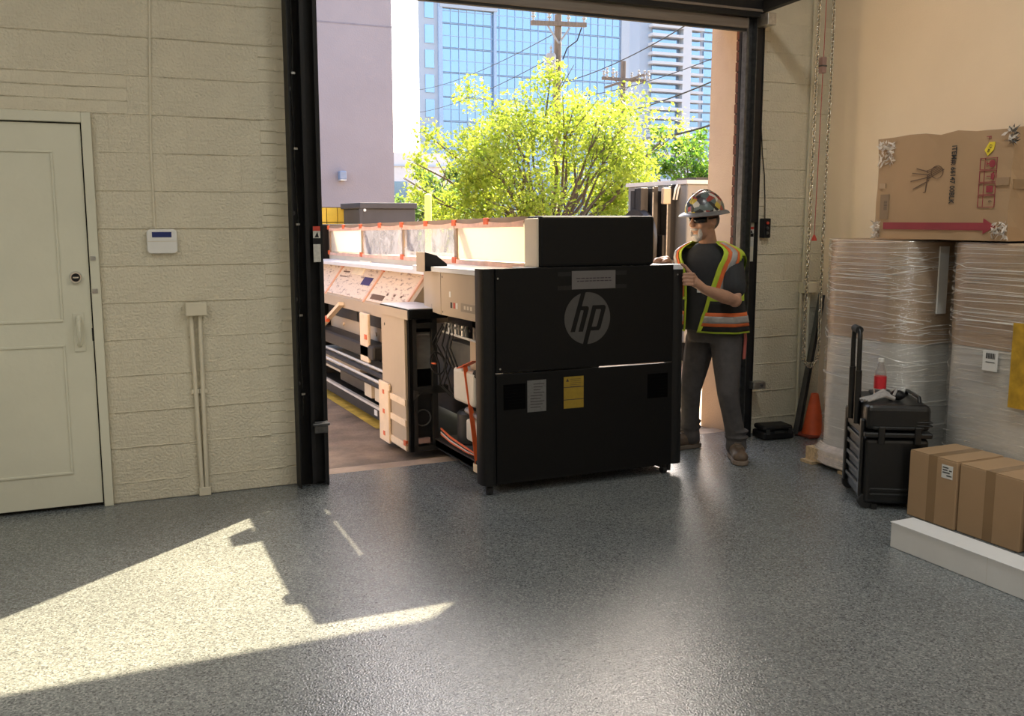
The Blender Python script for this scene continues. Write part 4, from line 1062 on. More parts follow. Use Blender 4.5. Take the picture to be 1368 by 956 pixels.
# glass tower
m, nt, p = newmat('curtain_glass')
tc = N(nt, 'ShaderNodeTexCoord'); nz = N(nt, 'ShaderNodeTexNoise', Scale=.08, Detail=2.0); nt.links.new(tc.outputs['Object'], nz.inputs['Vector'])
rp = N(nt, 'ShaderNodeValToRGB'); rp.color_ramp.elements[0].color = (.25, .36, .50, 1); rp.color_ramp.elements[1].color = (.34, .45, .58, 1)
nt.links.new(nz.outputs['Fac'], rp.inputs[0]); nt.links.new(rp.outputs[0], p.inputs['Base Color'])
p.inputs['Metallic'].default_value = .75; p.inputs['Roughness'].default_value = .12
mat('tower_frame', (.42, .47, .52), .6, var=.04)
mat('tower_frame_dark', (.36, .48, .62), .6)
tw = thing('glass_tower', 'tall blue glass office tower in the hazy background', 'building', (61, 131, 0))
MB().prism([(47.4, 130.3, -.2), (77.5, 130.3, -.2), (86, 150, -.2), (57, 150, -.2)], (0, 0, 38.2)).build('core', 'tower_frame_dark', tw)
MB().prism([(44.4, 130.0, -.2), (47.4, 130.0, -.2), (52, 141, -.2), (49.5, 141, -.2)], (0, 0, 31.2)).build('corner_wing', 'tower_frame', tw)
MB().box(47.4, 56.0, 129.6, 130.4, 30.2, 31.4).build('parapet', 'tower_frame', tw)
MB().box(55.5, 55.9, 129.7, 130.3, 0, 31).build('corner_fin', 'tower_frame_dark', tw)
MB().box(47.2, 47.8, 129.7, 130.3, 0, 31).build('corner_fin', 'tower_frame_dark', tw)
pane = None
for j in range(11):
    z0 = -1.5+3.3*j
    for i in range(12):
        x0 = 47.9+2.45*i
        if pane is None:
            pane = MB().box(.06, 2.39, -.05, .05, .12, 3.18).build('glass_panel', 'curtain_glass', tw, local=True); o = pane
        else:
            o = pane.copy(); COL.objects.link(o)
        o.parent = tw; o.matrix_parent_inverse = INV[tw.name]; o.location = (x0, 130.2, z0); o.rotation_euler = (random.uniform(-.006, .006), 0, random.uniform(-.006, .006))
    MB().box(45.3, 46.6, 129.9, 130.0, z0+.45, z0+2.85).build('wing_window', 'curtain_glass', tw)
for i in range(25): MB().box(47.9+1.225*i-.035, 47.9+1.225*i+.035, 130.05, 130.2, -.2, 36.3).build('mullion', 'tower_frame_dark', tw)
for j in range(22): MB().box(47.9, 77.3, 130.08, 130.2, -1.5+1.65*j-.04, -1.5+1.65*j+.04).build('transom', 'tower_frame_dark', tw)
MB().box(76.2, 77.6, 129.8, 130.2, 0, 37).build('corner_fin', 'tower_frame', tw)

# residential tower
mat('pale_concrete', (.62, .61, .60), .8, var=.03)
mat('pale_shade', (.42, .47, .53), .8, var=.03)
at_ = thing('apartment_tower', 'pale residential tower with stacked white balconies in the background', 'building', (200, 305, 0))
MB().box(184, 240, 301, 330, -.2, 86).build('core', 'pale_shade', at_)
MB().box(200.5, 204.0, 298.5, 301, -.2, 86).build('pier', 'pale_concrete', at_)
for k in range(26):
    z = 2+3.12*k
    MB().box(187.5, 200.5, 298.0, 301, z, z+1.0).build('balcony', 'pale_concrete', at_)
    MB().box(189, 200, 300.7, 301, z+1.05, z+3.05).build('window_band', 'curtain_glass', at_)
    MB().box(204.0, 209.5, 298.6, 301, z, z+.9).build('balcony', 'pale_concrete', at_)
    MB().box(204.3, 209, 300.7, 301, z+1.0, z+2.9).build('window_band', 'curtain_glass', at_)
    MB().box(210.5, 225, 300.4, 301, z+.3, z+2.8).build('window_band', 'curtain_glass', at_)
lb_ = thing('low_building', 'small pale flat roofed building beyond the trees', 'building', (19.5, 61, -.1))
MB().box(18.3, 22.5, 60, 66, -.2, 5.7).build('wall', 'pale_concrete', lb_)
MB().box(18.2, 22.6, 59.9, 66, 4.85, 4.95).build('roof_band', 'pale_shade', lb_)
MB().box(18.6, 19.6, 59.95, 60, 2.6, 3.9).build('window', 'curtain_glass', lb_)

# trees
def leafmat(name, c1, c2):
    m, nt, p = newmat(name)
    tc = N(nt, 'ShaderNodeTexCoord'); nz = N(nt, 'ShaderNodeTexNoise', Scale=3.5, Detail=3.0); nt.links.new(tc.outputs['Object'], nz.inputs['Vector'])
    rp = N(nt, 'ShaderNodeValToRGB'); rp.color_ramp.elements[0].position = .35; rp.color_ramp.elements[1].position = .65
    rp.color_ramp.elements[0].color = c1+(1,); rp.color_ramp.elements[1].color = c2+(1,)
    nt.links.new(nz.outputs['Fac'], rp.inputs[0]); nt.links.new(rp.outputs[0], p.inputs['Base Color']); p.inputs['Roughness'].default_value = .5
    tl = N(nt, 'ShaderNodeBsdfTranslucent'); nt.links.new(rp.outputs[0], tl.inputs[0])
    mx = N(nt, 'ShaderNodeMixShader'); mx.inputs[0].default_value = .6
    nt.links.new(p.outputs[0], mx.inputs[1]); nt.links.new(tl.outputs[0], mx.inputs[2]); nt.links.new(mx.outputs[0], nt.nodes['Material Output'].inputs[0])
leafmat('leaf_spring', (.16, .25, .02), (.36, .42, .05))
leafmat('leaf_green', (.055, .16, .015), (.16, .27, .03))
leafmat('leaf_dark', (.06, .13, .035), (.16, .25, .06))
mat('bark', (.10, .075, .055), .9, var=.3, scale=20)
def tree(name, label, base, c, rad, nclump, nleaf, size, lm, seed, trunk_r=.13):
    rnd = random.Random(seed); t = thing(name, label, 'tree', base)
    b = Vector(base); c = Vector(c); fork = Vector((b.x+rnd.uniform(-.2, .2), b.y, b.z+(c.z-b.z)*.35))
    MB().tube([b, b+(fork-b)*.5+Vector((.05, 0, 0)), fork], [trunk_r*1.25, trunk_r, trunk_r*.9], 8).build('trunk', 'bark', t, smooth=True)
    br = MB(); g = MB(); clumps = []
    for k in range(nclump):
        a = rnd.uniform(0, 2*math.pi); u = rnd.uniform(-.75, 1); s = math.sqrt(1-u*u); q = rnd.uniform(.5, 1.12)
        p = Vector((c.x+rad[0]*s*math.cos(a)*q, c.y+rad[1]*s*math.sin(a)*q, c.z+rad[2]*u*q))
        clumps.append(p)
        if k % 2 == 0:
            m1 = fork.lerp(p, .45)+Vector((rnd.uniform(-.25, .25), rnd.uniform(-.2, .2), rnd.uniform(-.3, .05)))
            m2 = fork.lerp(p, .75)+Vector((rnd.uniform(-.2, .2), rnd.uniform(-.2, .2), rnd.uniform(-.1, .15)))
            br.tube([fork, m1, m2, p], [trunk_r*.42, trunk_r*.26, trunk_r*.16, .012], 5)
            for _ in range(2):
                e = p+Vector((rnd.uniform(-.6, .6), rnd.uniform(-.5, .5), rnd.uniform(-.2, .6))); br.tube([m2, e], [trunk_r*.12, .008], 4)
    br.build('branches', 'bark', t)
    cr = rad[0]*.17
    for p in clumps:
        n = int(nleaf/nclump*rnd.uniform(.6, 1.4)); rr_ = cr*rnd.uniform(.7, 1.35)
        for _ in range(n):
            d = Vector((rnd.gauss(0, 1), rnd.gauss(0, 1), rnd.gauss(0, .9))); d = d.normalized()*rr_*(rnd.random()**.45)
            q = p+d; s = size*rnd.uniform(.6, 1.3)
            a1 = Vector((rnd.gauss(0, 1), rnd.gauss(0, 1), rnd.gauss(0, .7))).normalized(); a2 = a1.orthogonal().normalized()
            a2 = (a2*math.cos(rnd.random()*6.28)+a1.cross(a2)*math.sin(rnd.random()*6.28))
            g.add([q-a1*s, q+a2*s*.5, q+a1*s, q-a2*s*.5], [(0, 1, 2, 3)])
    f = g.build('foliage', lm, t); f['kind'] = 'stuff'
    return t
tree('street_tree', 'large bright yellow green spring tree in front of the glass tower', (11.9, 24, gz(20)), (11.75, 24, 2.75), (3.75, 2.4, 2.3), 95, 26000, .066, 'leaf_spring', 5, .17)
tree('street_tree', 'darker green tree at the left beside the grey stucco building', (11.6, 34, gz(20)), (11.6, 34, 1.8), (1.9, 1.5, 1.7), 40, 4500, .11, 'leaf_dark', 9)
tree('street_tree', 'fresh green tree at the right behind the worker', (22.3, 32, gz(20)), (22.5, 32, 2.6), (2.6, 1.8, 2.7), 60, 7000, .10, 'leaf_green', 12)
tree('street_tree', 'low dark bush under the large spring tree', (9.6, 29.5, gz(20)), (9.8, 29.5, 1.2), (3.0, 1.0, 1.1), 50, 5000, .10, 'leaf_dark', 15)

# utility poles and wires
mat('pole_wood', (.17, .13, .10), .85, var=.25, scale=6, stretch=(6, 6, .6))
mat('insulator', (.34, .33, .33), .4)
mat('pole_grey', (.30, .29, .29), .7)
def upole(name, label, x, y, h, arm_z, half, tilt):
    t = thing(name, label, 'utility pole', (x, y, gz(20)))
    MB().tube([(x-.06, y, gz(20)), (x, y, h*.5), (x+.03, y, h)], [.16, .13, .11], 10).build('post', 'pole_wood', t, smooth=True)
    MB().bar((x-half, y-.12, arm_z), (x+half, y-.12, arm_z+tilt), .11, .13).build('crossarm', 'pole_wood', t)
    for s in (-1, 1): MB().bar((x+s*half*.4, y-.12, arm_z-.05), (x, y-.12, arm_z-.55), .03, .05).build('brace', 'pole_grey', t)
    for f in (-.93, -.35, .35, .93):
        MB().lathe([(.03, 0), (.03, .1), (.07, .11), (.07, .15), (.03, .16), (.03, .2), (.06, .21), (.05, .27), (.001, .28)], (x+half*f, y-.12, arm_z+.06+tilt*(f+1)/2), 10).build('insulator', 'insulator', t, smooth=True)
    return t
u1 = upole('utility_pole', 'wooden utility pole with crossarm and transformer rising behind the spring tree', 14.12, 28, 7.85, 7.52, .95, .08)
MB().lathe([(.001, -.45), (.14, -.45), (.16, -.4), (.16, .3), (.12, .36), (.001, .38)], (13.86, 27.9, 6.3), 16).build('transformer', 'pole_grey', u1, smooth=True)
MB().lathe([(.02, 0), (.05, .05), (.02, .1), (.05, .15), (.02, .22), (.001, .25)], (13.86, 27.9, 6.68), 8).build('bushing', 'insulator', u1, smooth=True)
MB().tube([(14.9, 27.85, 7.5), (14.75, 27.85, 7.1), (14.4, 27.85, 6.85), (14.25, 27.85, 6.5)], .02, 6).build('drop_wire', 'rubber', u1)
u2 = upole('utility_pole', 'smaller utility pole with clustered insulators further back', 22.4, 38, 8.4, 7.6, 1.1, .0)
MB().bar((21.4, 37.8, 7.2), (23.5, 37.8, 7.9), .08, .1).build('crossarm', 'pole_wood', u2)
for dx in (-.9, -.6, .7, 1.0, 1.2): MB().lathe([(.03, 0), (.07, .08), (.03, .16), (.08, .24), (.03, .32), (.06, .4), (.001, .42)], (22.4+dx, 37.8, 7.62), 8).build('insulator', 'insulator', u2, smooth=True)
def wire(a, b, sag, r, label):
    a = Vector(a); b = Vector(b); pts = []
    for i in range(17):
        t = i/16; p = a.lerp(b, t); p.z -= sag*4*t*(1-t); pts.append(p)
    tag(MB().tube(pts, r, 5, cap=False).build('overhead_wire', 'rubber', smooth=True), label, 'wire', 'overhead wires')
wire((18.33, 36.00, 7.00), (15.85, 22.00, 7.16), 0.25, 0.018, 'thin overhead wire, uppermost of those rising to the right')
wire((18.78, 36.00, 6.46), (16.13, 22.00, 5.94), 0.2, 0.014, 'thin overhead wire running past the insulator cluster')
wire((18.13, 34.00, 5.36), (15.31, 21.00, 5.15), 0.2, 0.022, 'overhead wire crossing in front of the pale residential tower')
wire((17.07, 30.00, 4.20), (14.62, 20.00, 3.93), 0.15, 0.028, 'thick black wire running low across the tree crown')
wire((20.50, 60.00, 9.64), (15.01, 30.00, 7.68), 0.3, 0.014, 'faint wire climbing across the glass tower to the utility pole, upper one')
wire((20.48, 60.00, 8.25), (15.01, 30.00, 6.96), 0.3, 0.014, 'faint wire climbing across the glass tower to the utility pole, lower one')
yp = thing('yellow_post', 'slim yellow post standing in front of the dark green tree', 'post', (7.0, 20, gz(20)))
mat('post_yellow', (.78, .62, .18), .6)
MB().tube([(7.0, 20, gz(20)), (7.0, 20, 2.05)], .075, 10).build('shaft', 'post_yellow', yp, smooth=True)
MB().lathe([(.08, 0), (.07, .04), (.03, .06), (.001, .065)], (7.0, 20, 2.05), 10).build('cap', 'post_yellow', yp, smooth=True)

# lift machine standing outside behind the worker
mat('mast_black', (.02, .02, .021), .45, .2, var=.2, scale=10)
mat('cabinet_grey', (.20, .205, .205), .5, var=.06)
lm_ = thing('lift_truck', 'black lift mast with grey cabinet standing outside behind the worker', 'lift truck', (6.3, 9.6, gz(9.6)))
for x0, w, y0, z1, m_ in ((5.86, .10, 9.5, 1.93, 'mast_black'), (5.985, .03, 9.46, 1.93, 'mast_black'), (6.03, .06, 9.5, 1.95, 'charcoal_metal'), (6.12, .05, 9.44, 1.4, 'mast_black'), (6.19, .045, 9.45, 1.95, 'charcoal_metal'), (6.26, .07, 9.5, 1.97, 'mast_black')):
    MB().box(x0, x0+w, y0, y0+.14, gz(9.5)+.08, z1).build('mast_rail', m_, lm_, bevel=.006)
MB().box(5.86, 6.33, 9.62, 9.72, gz(9.5)+.1, 1.90).build('mast_back', 'mast_black', lm_)
MB().box(6.10, 6.20, 9.40, 9.46, 1.75, 1.93).build('beige_bracket', 'printer_beige', lm_, bevel=.01)
for x in (5.97, 6.165): MB().tube([(x, 9.42, .9), (x, 9.42, 1.88)], .009, 6).build('lift_rod', 'galvanised', lm_, smooth=True)
for x in (6.27, 6.31): MB().tube([(x, 9.46, 1.80), (x+.01, 9.44, 1.92), (x+.05, 9.46, 1.97)], .012, 6).build('hose', 'white_plastic', lm_, smooth=True)
MB().lathe([(.001, -.05), (.34, -.05), (.36, 0), (.34, .05), (.001, .05)], (5.90, 9.62, 1.35), 28, (1,0,0)).build('hose_reel', 'mast_black', lm_, smooth=True)
cbx = MB().box(6.35, 7.4, 9.3, 10.6, gz(10)+.25, 1.98).build('cabinet', 'cabinet_grey', lm_, bevel=.02)
MB().box(6.33, 7.42, 9.28, 10.62, 1.975, 2.02).build('cabinet_roof', 'pale_concrete', cbx)
MB().box(6.42, 6.7, 9.288, 9.30, 1.80, 1.87).build('door_recess', 'slate', cbx)
txt('cabinet_lettering', 'FLU', .085, 'white_plastic', cbx, (6.46, 9.292, 1.665), (1, 0, 0), (0, 0, 1))
MB().box(6.6, 7.0, 9.5, 9.9, 2.02, 2.06).build('roof_vent', 'mast_black', cbx)
for x in (6.5, 7.25):
    for y in (9.4, 10.5): MB().lathe([(.001, -.06), (.17, -.06), (.18, 0), (.17, .06), (.001, .06)], (x, y, gz(10)+.18), 20, (1,0,0)).build('tyre', 'rubber', lm_, smooth=True)
MB().box(5.9, 6.4, 9.35, 9.6, .85, 1.12).build('carriage_plate', 'charcoal_metal', lm_, bevel=.01)
# ================================================================ the worker
mat('skin', (.40, .22, .145), .5, var=.12, scale=30, bump=.05, bscale=120)
mat('tshirt', (.017, .019, .022), .85, var=.2, scale=25, bump=.25, bscale=14)
mat('trousers', (.060, .054, .054), .85, var=.2, scale=18, bump=.35, bscale=11)
mat('vest_lime', (.40, .54, .03), .65, var=.1, scale=20, bump=.1, bscale=40)
mat('vest_orange', (.62, .13, .03), .65, var=.08, scale=20)
mat('vest_silver', (.34, .34, .34), .35, .3, var=.1, scale=40)
mat('vest_mesh', (.012, .012, .012), .9, var=.3, scale=120)
mat('boot_leather', (.10, .065, .042), .6, var=.3, scale=20, bump=.2, bscale=40)
mat('boot_sole', (.17, .13, .10), .7, var=.2)
mat('beard', (.50, .46, .42), .9, var=.2, scale=90)
mat('hair_grey', (.14, .12, .11), .9, var=.3, scale=90)
mat('lens_black', (.006, .006, .007), .12)
m, nt, p = newmat('hat_stickers')
tc = N(nt, 'ShaderNodeTexCoord'); mp = N(nt, 'ShaderNodeMapping'); nt.links.new(tc.outputs['Object'], mp.inputs[0])
v1 = N(nt, 'ShaderNodeTexVoronoi', Scale=26.0); nt.links.new(mp.outputs[0], v1.inputs['Vector'])
s1 = N(nt, 'ShaderNodeSeparateColor'); nt.links.new(v1.outputs['Color'], s1.inputs[0])
rp = N(nt, 'ShaderNodeValToRGB'); rp.color_ramp.interpolation = 'CONSTANT'; e = rp.color_ramp.elements
e[0].position = 0; e[0].color = (.02, .02, .022, 1); e[1].position = .3; e[1].color = (.28, .05, .04, 1)
for pos, c in ((.42, (.45, .34, .05, 1)), (.54, (.10, .13, .13, 1)), (.68, (.50, .47, .42, 1)), (.8, (.05, .05, .06, 1)), (.92, (.3, .22, .15, 1))): e.new(pos).color = c
nt.links.new(s1.outputs[0], rp.inputs[0]); nt.links.new(rp.outputs[0], p.inputs['Base Color']); p.inputs['Roughness'].default_value = .25

PW = thing('person', 'worker in stickered hard hat and hi-vis vest pushing the printer', 'person', (3.88, 5.3, 0))
F = Vector((-.86, -.51, 0)).normalized(); LF = Vector((-F.y, F.x, 0))
def fuse(g, name, m_, voxel, smooth_it=6, parent=PW):
    o = g.build(name, m_, parent, smooth=True)
    r = o.modifiers.new('fuse', 'REMESH'); r.mode = 'VOXEL'; r.voxel_size = voxel; r.use_smooth_shade = True
    s = o.modifiers.new('relax', 'SMOOTH'); s.factor = .5; s.iterations = smooth_it
    return o
def loft(g, secs, n=28):
    vs = []
    for c, w, d in secs:
        for k in range(n):
            a = 2*math.pi*k/n; ca, sa = math.cos(a), math.sin(a)
            q = Vector(c)+F*(d*math.copysign(abs(ca)**.85, ca))+LF*(w*math.copysign(abs(sa)**.85, sa)); vs.append(q)
    fs = [(i*n+k, i*n+(k+1) % n, (i+1)*n+(k+1) % n, (i+1)*n+k) for i in range(len(secs)-1) for k in range(n)]
    fs.append(list(range(n-1, -1, -1))); fs.append([(len(secs)-1)*n+k for k in range(n)])
    return g.add(vs, fs)
def limb(g, pts, rs, n=14):
    g.tube(pts, rs, n)
    for p_, r_ in zip(pts, rs): g.ball(p_, r_*.995, n=14, m=8)
    return g
def ctr(z):                        # spine
    tab = [(.78, 3.855, 5.30), (.98, 3.84, 5.30), (1.23, 3.812, 5.285), (1.38, 3.785, 5.275), (1.46, 3.765, 5.27)]
    for (z0, x0, y0), (z1, x1, y1) in zip(tab, tab[1:]):
        if z <= z1 or z1 == 1.46:
            t = (z-z0)/(z1-z0); return Vector((x0+(x1-x0)*t, y0+(y1-y0)*t, z))
SL = Vector((3.872, 5.13, 1.325)); SR = Vector((3.698, 5.425, 1.335))
EL = Vector((3.795, 5.0, 1.075)); WL = Vector((3.535, 4.965, 1.155))
ER = Vector((3.66, 5.46, 1.13)); WR = Vector((3.46, 5.285, 1.325))
# ---- body: head, neck, arms, hands in one skin
g = MB()
H = Vector((3.722, 5.252, 1.592)); FH = Vector((-.985, -.17, -.10)).normalized(); LH = Vector((.17, -.985, 0)).normalized(); UH = LH.cross(FH)*-1
if UH.z < 0: UH = -UH
def hp(f, l, u): return H+FH*f+LH*l+UH*u
rot = Matrix((FH, LH, UH)).transposed()
g.ball(H, .098, .076, .10, 20, 14, rot)
g.ball(hp(.032, 0, -.06), .066, .056, .078, 16, 10, rot)
g.ball(hp(.062, 0, -.112), .03, .032, .026, 12, 8, rot)         # chin
g.ball(hp(.082, 0, .022), .022, .05, .018, 12, 8, rot)           # brow
g.tube([hp(.095, 0, .01), hp(.118, 0, -.028), hp(.1, 0, -.042)], [.012, .017, .013], 10)
g.ball(hp(.118, 0, -.032), .016, .018, .013, 10, 7, rot)
g.ball(hp(.088, 0, -.074), .018, .026, .010, 10, 7, rot)         # lips
for s in (-1, 1):
    g.ball(hp(-.008, s*.077, -.022), .022, .010, .032, 12, 8, rot)
    g.ball(hp(.066, s*.036, -.035), .026, .024, .026, 10, 8, rot)
limb(g, [ctr(1.36), ctr(1.43)+Vector((-.004, 0, 0)), H+Vector((.012, 0, -.085))], [.075, .06, .058])
loft(g, [(ctr(1.1), .13, .08), (ctr(1.25), .14, .085), (ctr(1.36), .10, .07)])
limb(g, [SL, SL.lerp(EL, .5), EL, EL.lerp(WL, .35), WL], [.055, .048, .043, .044, .029])
limb(g, [SR, SR.lerp(ER, .5), ER, ER.lerp(WR, .35), WR], [.055, .048, .042, .043, .029])
limb(g, [ctr(1.3), SL], [.08, .055]); limb(g, [ctr(1.3), SR], [.08, .055])
# left hand closes on the edge of the column: palm on its right side, fingers round the front
PLc = Vector((3.465, 4.972, 1.205))
limb(g, [WL, PLc], [.028, .030])
for k, (z, ln_) in enumerate(((1.250, .95), (1.229, 1.05), (1.207, 1.0), (1.186, .85))):
    kn = Vector((3.447, 4.962, z)); p1 = Vector((3.432, 4.948, z+.004)); p2 = Vector((3.405-.004*k, 4.953, z+.006)); p3 = Vector((3.405-.028*ln_, 4.968, z+.004))
    limb(g, [PLc+Vector((0, 0, (z-1.215)*.6)), kn, p1, p2, p3], [.018, .0125, .0105, .0098, .0085], 8)
limb(g, [PLc+Vector((.0, .012, .02)), Vector((3.445, 5.0, 1.262)), Vector((3.415, 5.008, 1.298)), Vector((3.385, 4.998, 1.312))], [.018, .013, .0115, .0095], 8)
# right hand lies on the deck
PRc = Vector((3.395, 5.235, 1.328))
limb(g, [WR, PRc], [.026, .024])
g.ball(PRc, .045, .04, .017, 12, 8, Matrix.Rotation(R(35), 3, 'Z'))
for k, (a, ln_) in enumerate(((-14, .075), (-5, .085), (5, .08), (16, .064))):
    d = Matrix.Rotation(R(-a), 3, 'Z') @ Vector((-.86, -.51, 0)); s = Vector((-.51, .86, 0))*(.026-.0175*k)*1.0
    q = PRc+d*.03-s*-1
    limb(g, [q, q+d*ln_*.45+Vector((0, 0, .008)), q+d*ln_*.75+Vector((0, 0, .002)), q+d*ln_+Vector((0, 0, -.006))], [.013, .011, .010, .0085], 8)
limb(g, [PRc+Vector((.02, -.02, 0)), PRc+Vector((-.01, -.055, .0)), PRc+Vector((-.04, -.07, -.006))], [.015, .012, .0095], 8)
body = fuse(g, 'body', 'skin', .0048, 4)
# face pieces
gl_ = MB()
def strip(f0, u0, u1, off, l0, l1, n=12):
    vs = []
    for i in range(n+1):
        a = l0+(l1-l0)*i/n
        for u in (u0, u1):
            vs.append(H+FH*((.104+off)*math.cos(a)+f0)+LH*(.086*math.sin(a))+UH*u)
    gl_.add(vs, [(2*i, 2*i+2, 2*i+3, 2*i+1) for i in range(n)])
strip(.004, -.022, .012, .0, R(-62), R(62))
sg = gl_.build('sunglasses', 'lens_black', PW, smooth=True); so = sg.modifiers.new('t', 'SOLIDIFY'); so.thickness = .004
for s in (-1, 1): MB().bar(hp(.05, s*.085, .002), hp(-.03, s*.084, .004), .004, .012, up=UH).build('temple', 'lens_black', sg)
g = MB(); g.ball(hp(.074, 0, -.118), .030, .034, .028, 14, 10, rot); g.ball(hp(.096, 0, -.064), .014, .030, .008, 12, 8, rot)
for s in (-1, 1): g.ball(hp(.078, s*.034, -.092), .018, .012, .034, 10, 8, rot)
g.build('beard', 'beard', PW, smooth=True)
g = MB(); g.ball(hp(-.042, 0, -.012), .062, .071, .075, 16, 10, rot); g.build('hair', 'hair_grey', PW, smooth=True)
# hard hat: shell, full brim, ridge, band
HC = H+UH*.042-FH*.004
def hpt(f, l, u): return HC+FH*f+LH*l+UH*u
g = MB(); n = 32; vs = []; rows = 10
for i in range(rows+1):
    t = (math.pi/2)*i/rows
    for k in range(n):
        a = 2*math.pi*k/n; vs.append(hpt(.138*math.cos(t)*math.cos(a), .116*math.cos(t)*math.sin(a), .132*math.sin(t)+.002))
g.add(vs, [(i*n+k, i*n+(k+1) % n, (i+1)*n+(k+1) % n, (i+1)*n+k) for i in range(rows) for k in range(n)])
hat = g.build('hard_hat', 'hat_stickers', PW, smooth=True)
g = MB(); vs = []
for i, (r_, dz) in enumerate(((0, 0), (.35, -.003), (.8, -.012), (1, -.02), (1, -.025), (.8, -.018), (.35, -.009), (0, -.007))):
    for k in range(n):
        a = 2*math.pi*k/n; ex = .035+.012*max(0, math.cos(a))
        vs.append(hpt((.135+ex*r_)*math.cos(a), (.113+ex*r_)*math.sin(a), .004+dz))
g.add(vs, [(i*n+k, (i+1)*n+k, (i+1)*n+(k+1) % n, i*n+(k+1) % n) for i in range(7) for k in range(n)])
mat('hat_brim', (.14, .14, .145), .3, var=.1)
g.build('brim', 'hat_brim', hat, smooth=True)
g = MB(); pts = [hpt(.138*math.cos(t), 0, .132*math.sin(t)+.004) for t in [math.pi*i/16 for i in range(2, 15)]]
g.tube(pts, .007, 6); g.build('crown_ridge', 'hat_stickers', hat, smooth=True)
mat('headband', (.12, .03, .04), .7)
g = MB(); vs = []
for k in range(n):
    a = 2*math.pi*k/n
    for u in (-.014, .004): vs.append(hpt(.128*math.cos(a), .106*math.sin(a), u-.012))
g.add(vs, [(2*k, 2*((k+1) % n), 2*((k+1) % n)+1, 2*k+1) for k in range(n)]); g.build('headband', 'headband', hat, smooth=True)
MB().box(-.018, .018, -.012, .012, -.02, .02).build('ratchet_knob', 'rubber', hat, local=True, bevel=.006).matrix_basis = Matrix.Translation(hpt(-.128, 0, -.018)-Vector((3.88, 5.3, 0)))
# ---- shirt
g = MB()
loft(g, [(ctr(.855), .195, .145), (ctr(.95), .185, .14), (ctr(1.1), .182, .135), (ctr(1.23), .19, .13), (ctr(1.31), .19, .12), (ctr(1.38), .15, .10), (ctr(1.415), .092, .082), (ctr(1.43), .075, .072)])
limb(g, [ctr(1.31)+LF*.1, SL+Vector((0, 0, -.005)), SL.lerp(EL, .35), SL.lerp(EL, .68)], [.09, .068, .07, .074])
limb(g, [ctr(1.31)-LF*.1, SR+Vector((0, 0, -.005)), SR.lerp(ER, .35), SR.lerp(ER, .68)], [.09, .068, .07, .072])
fuse(g, 'tshirt', 'tshirt', .008, 6)
MB().box(-.012, .012, -.002, .002, -.018, .018).build('shirt_badge', 'label_white', PW, local=True, bevel=.001).matrix_basis = Matrix.Translation(ctr(1.13)+F*.139-LF*.03-Vector((3.88, 5.3, 0))) @ Matrix((LF, F, Vector((0, 0, 1)))).transposed().to_4x4()
# ---- trousers
HL = Vector((3.89, 5.21, .79)); HR = Vector((3.82, 5.39, .79))
KL = Vector((3.862, 5.135, .45)); KR = Vector((3.775, 5.43, .43))
AL = Vector((3.955, 5.15, .13)); AR = Vector((3.845, 5.53, .135))
g = MB()
loft(g, [(ctr(.78), .168, .13), (ctr(.84), .175, .135), (ctr(.92), .172, .128)])
limb(g, [HL, HL.lerp(KL, .5), KL, KL.lerp(AL, .5), AL, AL+Vector((0, 0, -.045))], [.105, .090, .070, .064, .066, .072])
limb(g, [HR, HR.lerp(KR, .5), KR, KR.lerp(AR, .5), AR, AR+Vector((0, 0, -.045))], [.105, .090, .070, .064, .066, .074])
for A_ in (AL, AR):
    for dz in (.02, .06): g.ball(A_+Vector((0, 0, dz)), .084, .084, .018, 14, 6)
fuse(g, 'trousers', 'trousers', .008, 4)
# ---- boots
def boot(ank, d, nm):
    d = Vector(d).normalized(); s = Vector((-d.y, d.x, 0)); a = Vector((ank.x, ank.y, 0))
    r_ = Matrix((d, s, Vector((0, 0, 1)))).transposed()
    g = MB(); limb(g, [a+Vector((0, 0, .16)), a+Vector((0, 0, .09)), a+d*.0+Vector((0, 0, .06))], [.058, .056, .056])
    g.ball(a-d*.035+Vector((0, 0, .055)), .05, .044, .05, 14, 8, r_)
    limb(g, [a+d*.03+Vector((0, 0, .075)), a+d*.10+Vector((0, 0, .058)), a+d*.16+Vector((0, 0, .05))], [.05, .047, .044])
    g.ball(a+d*.155+Vector((0, 0, .05)), .062, .052, .04, 14, 8, r_)
    b = fuse(g, nm, 'boot_leather', .006, 4)
    g = MB(); pl = []
    for (f, w) in ((-.085, .028), (-.07, .042), (0, .045), (.06, .043), (.12, .053), (.17, .052), (.205, .036), (.217, .0)):
        pl.append((f, w))
    poly = [a+d*f+s*w+Vector((0, 0, .003)) for f, w in pl]+[a+d*f-s*w+Vector((0, 0, .003)) for f, w in reversed(pl[:-1])]
    g.prism([tuple(q) for q in poly], (0, 0, .03)); g.build('sole', 'boot_sole', b, bevel=.006)
    for k in range(4):
        q = a+d*(.045+.022*k)+Vector((0, 0, .128-.008*k)); MB().tube([q-s*.022, q+s*.022], .0035, 6).build('lace', 'boot_sole', b)
boot(AL+Vector((-.005, .0, 0)), (-.42, -.9, 0), 'boot'); boot(AR, (-.97, -.05, 0), 'boot')
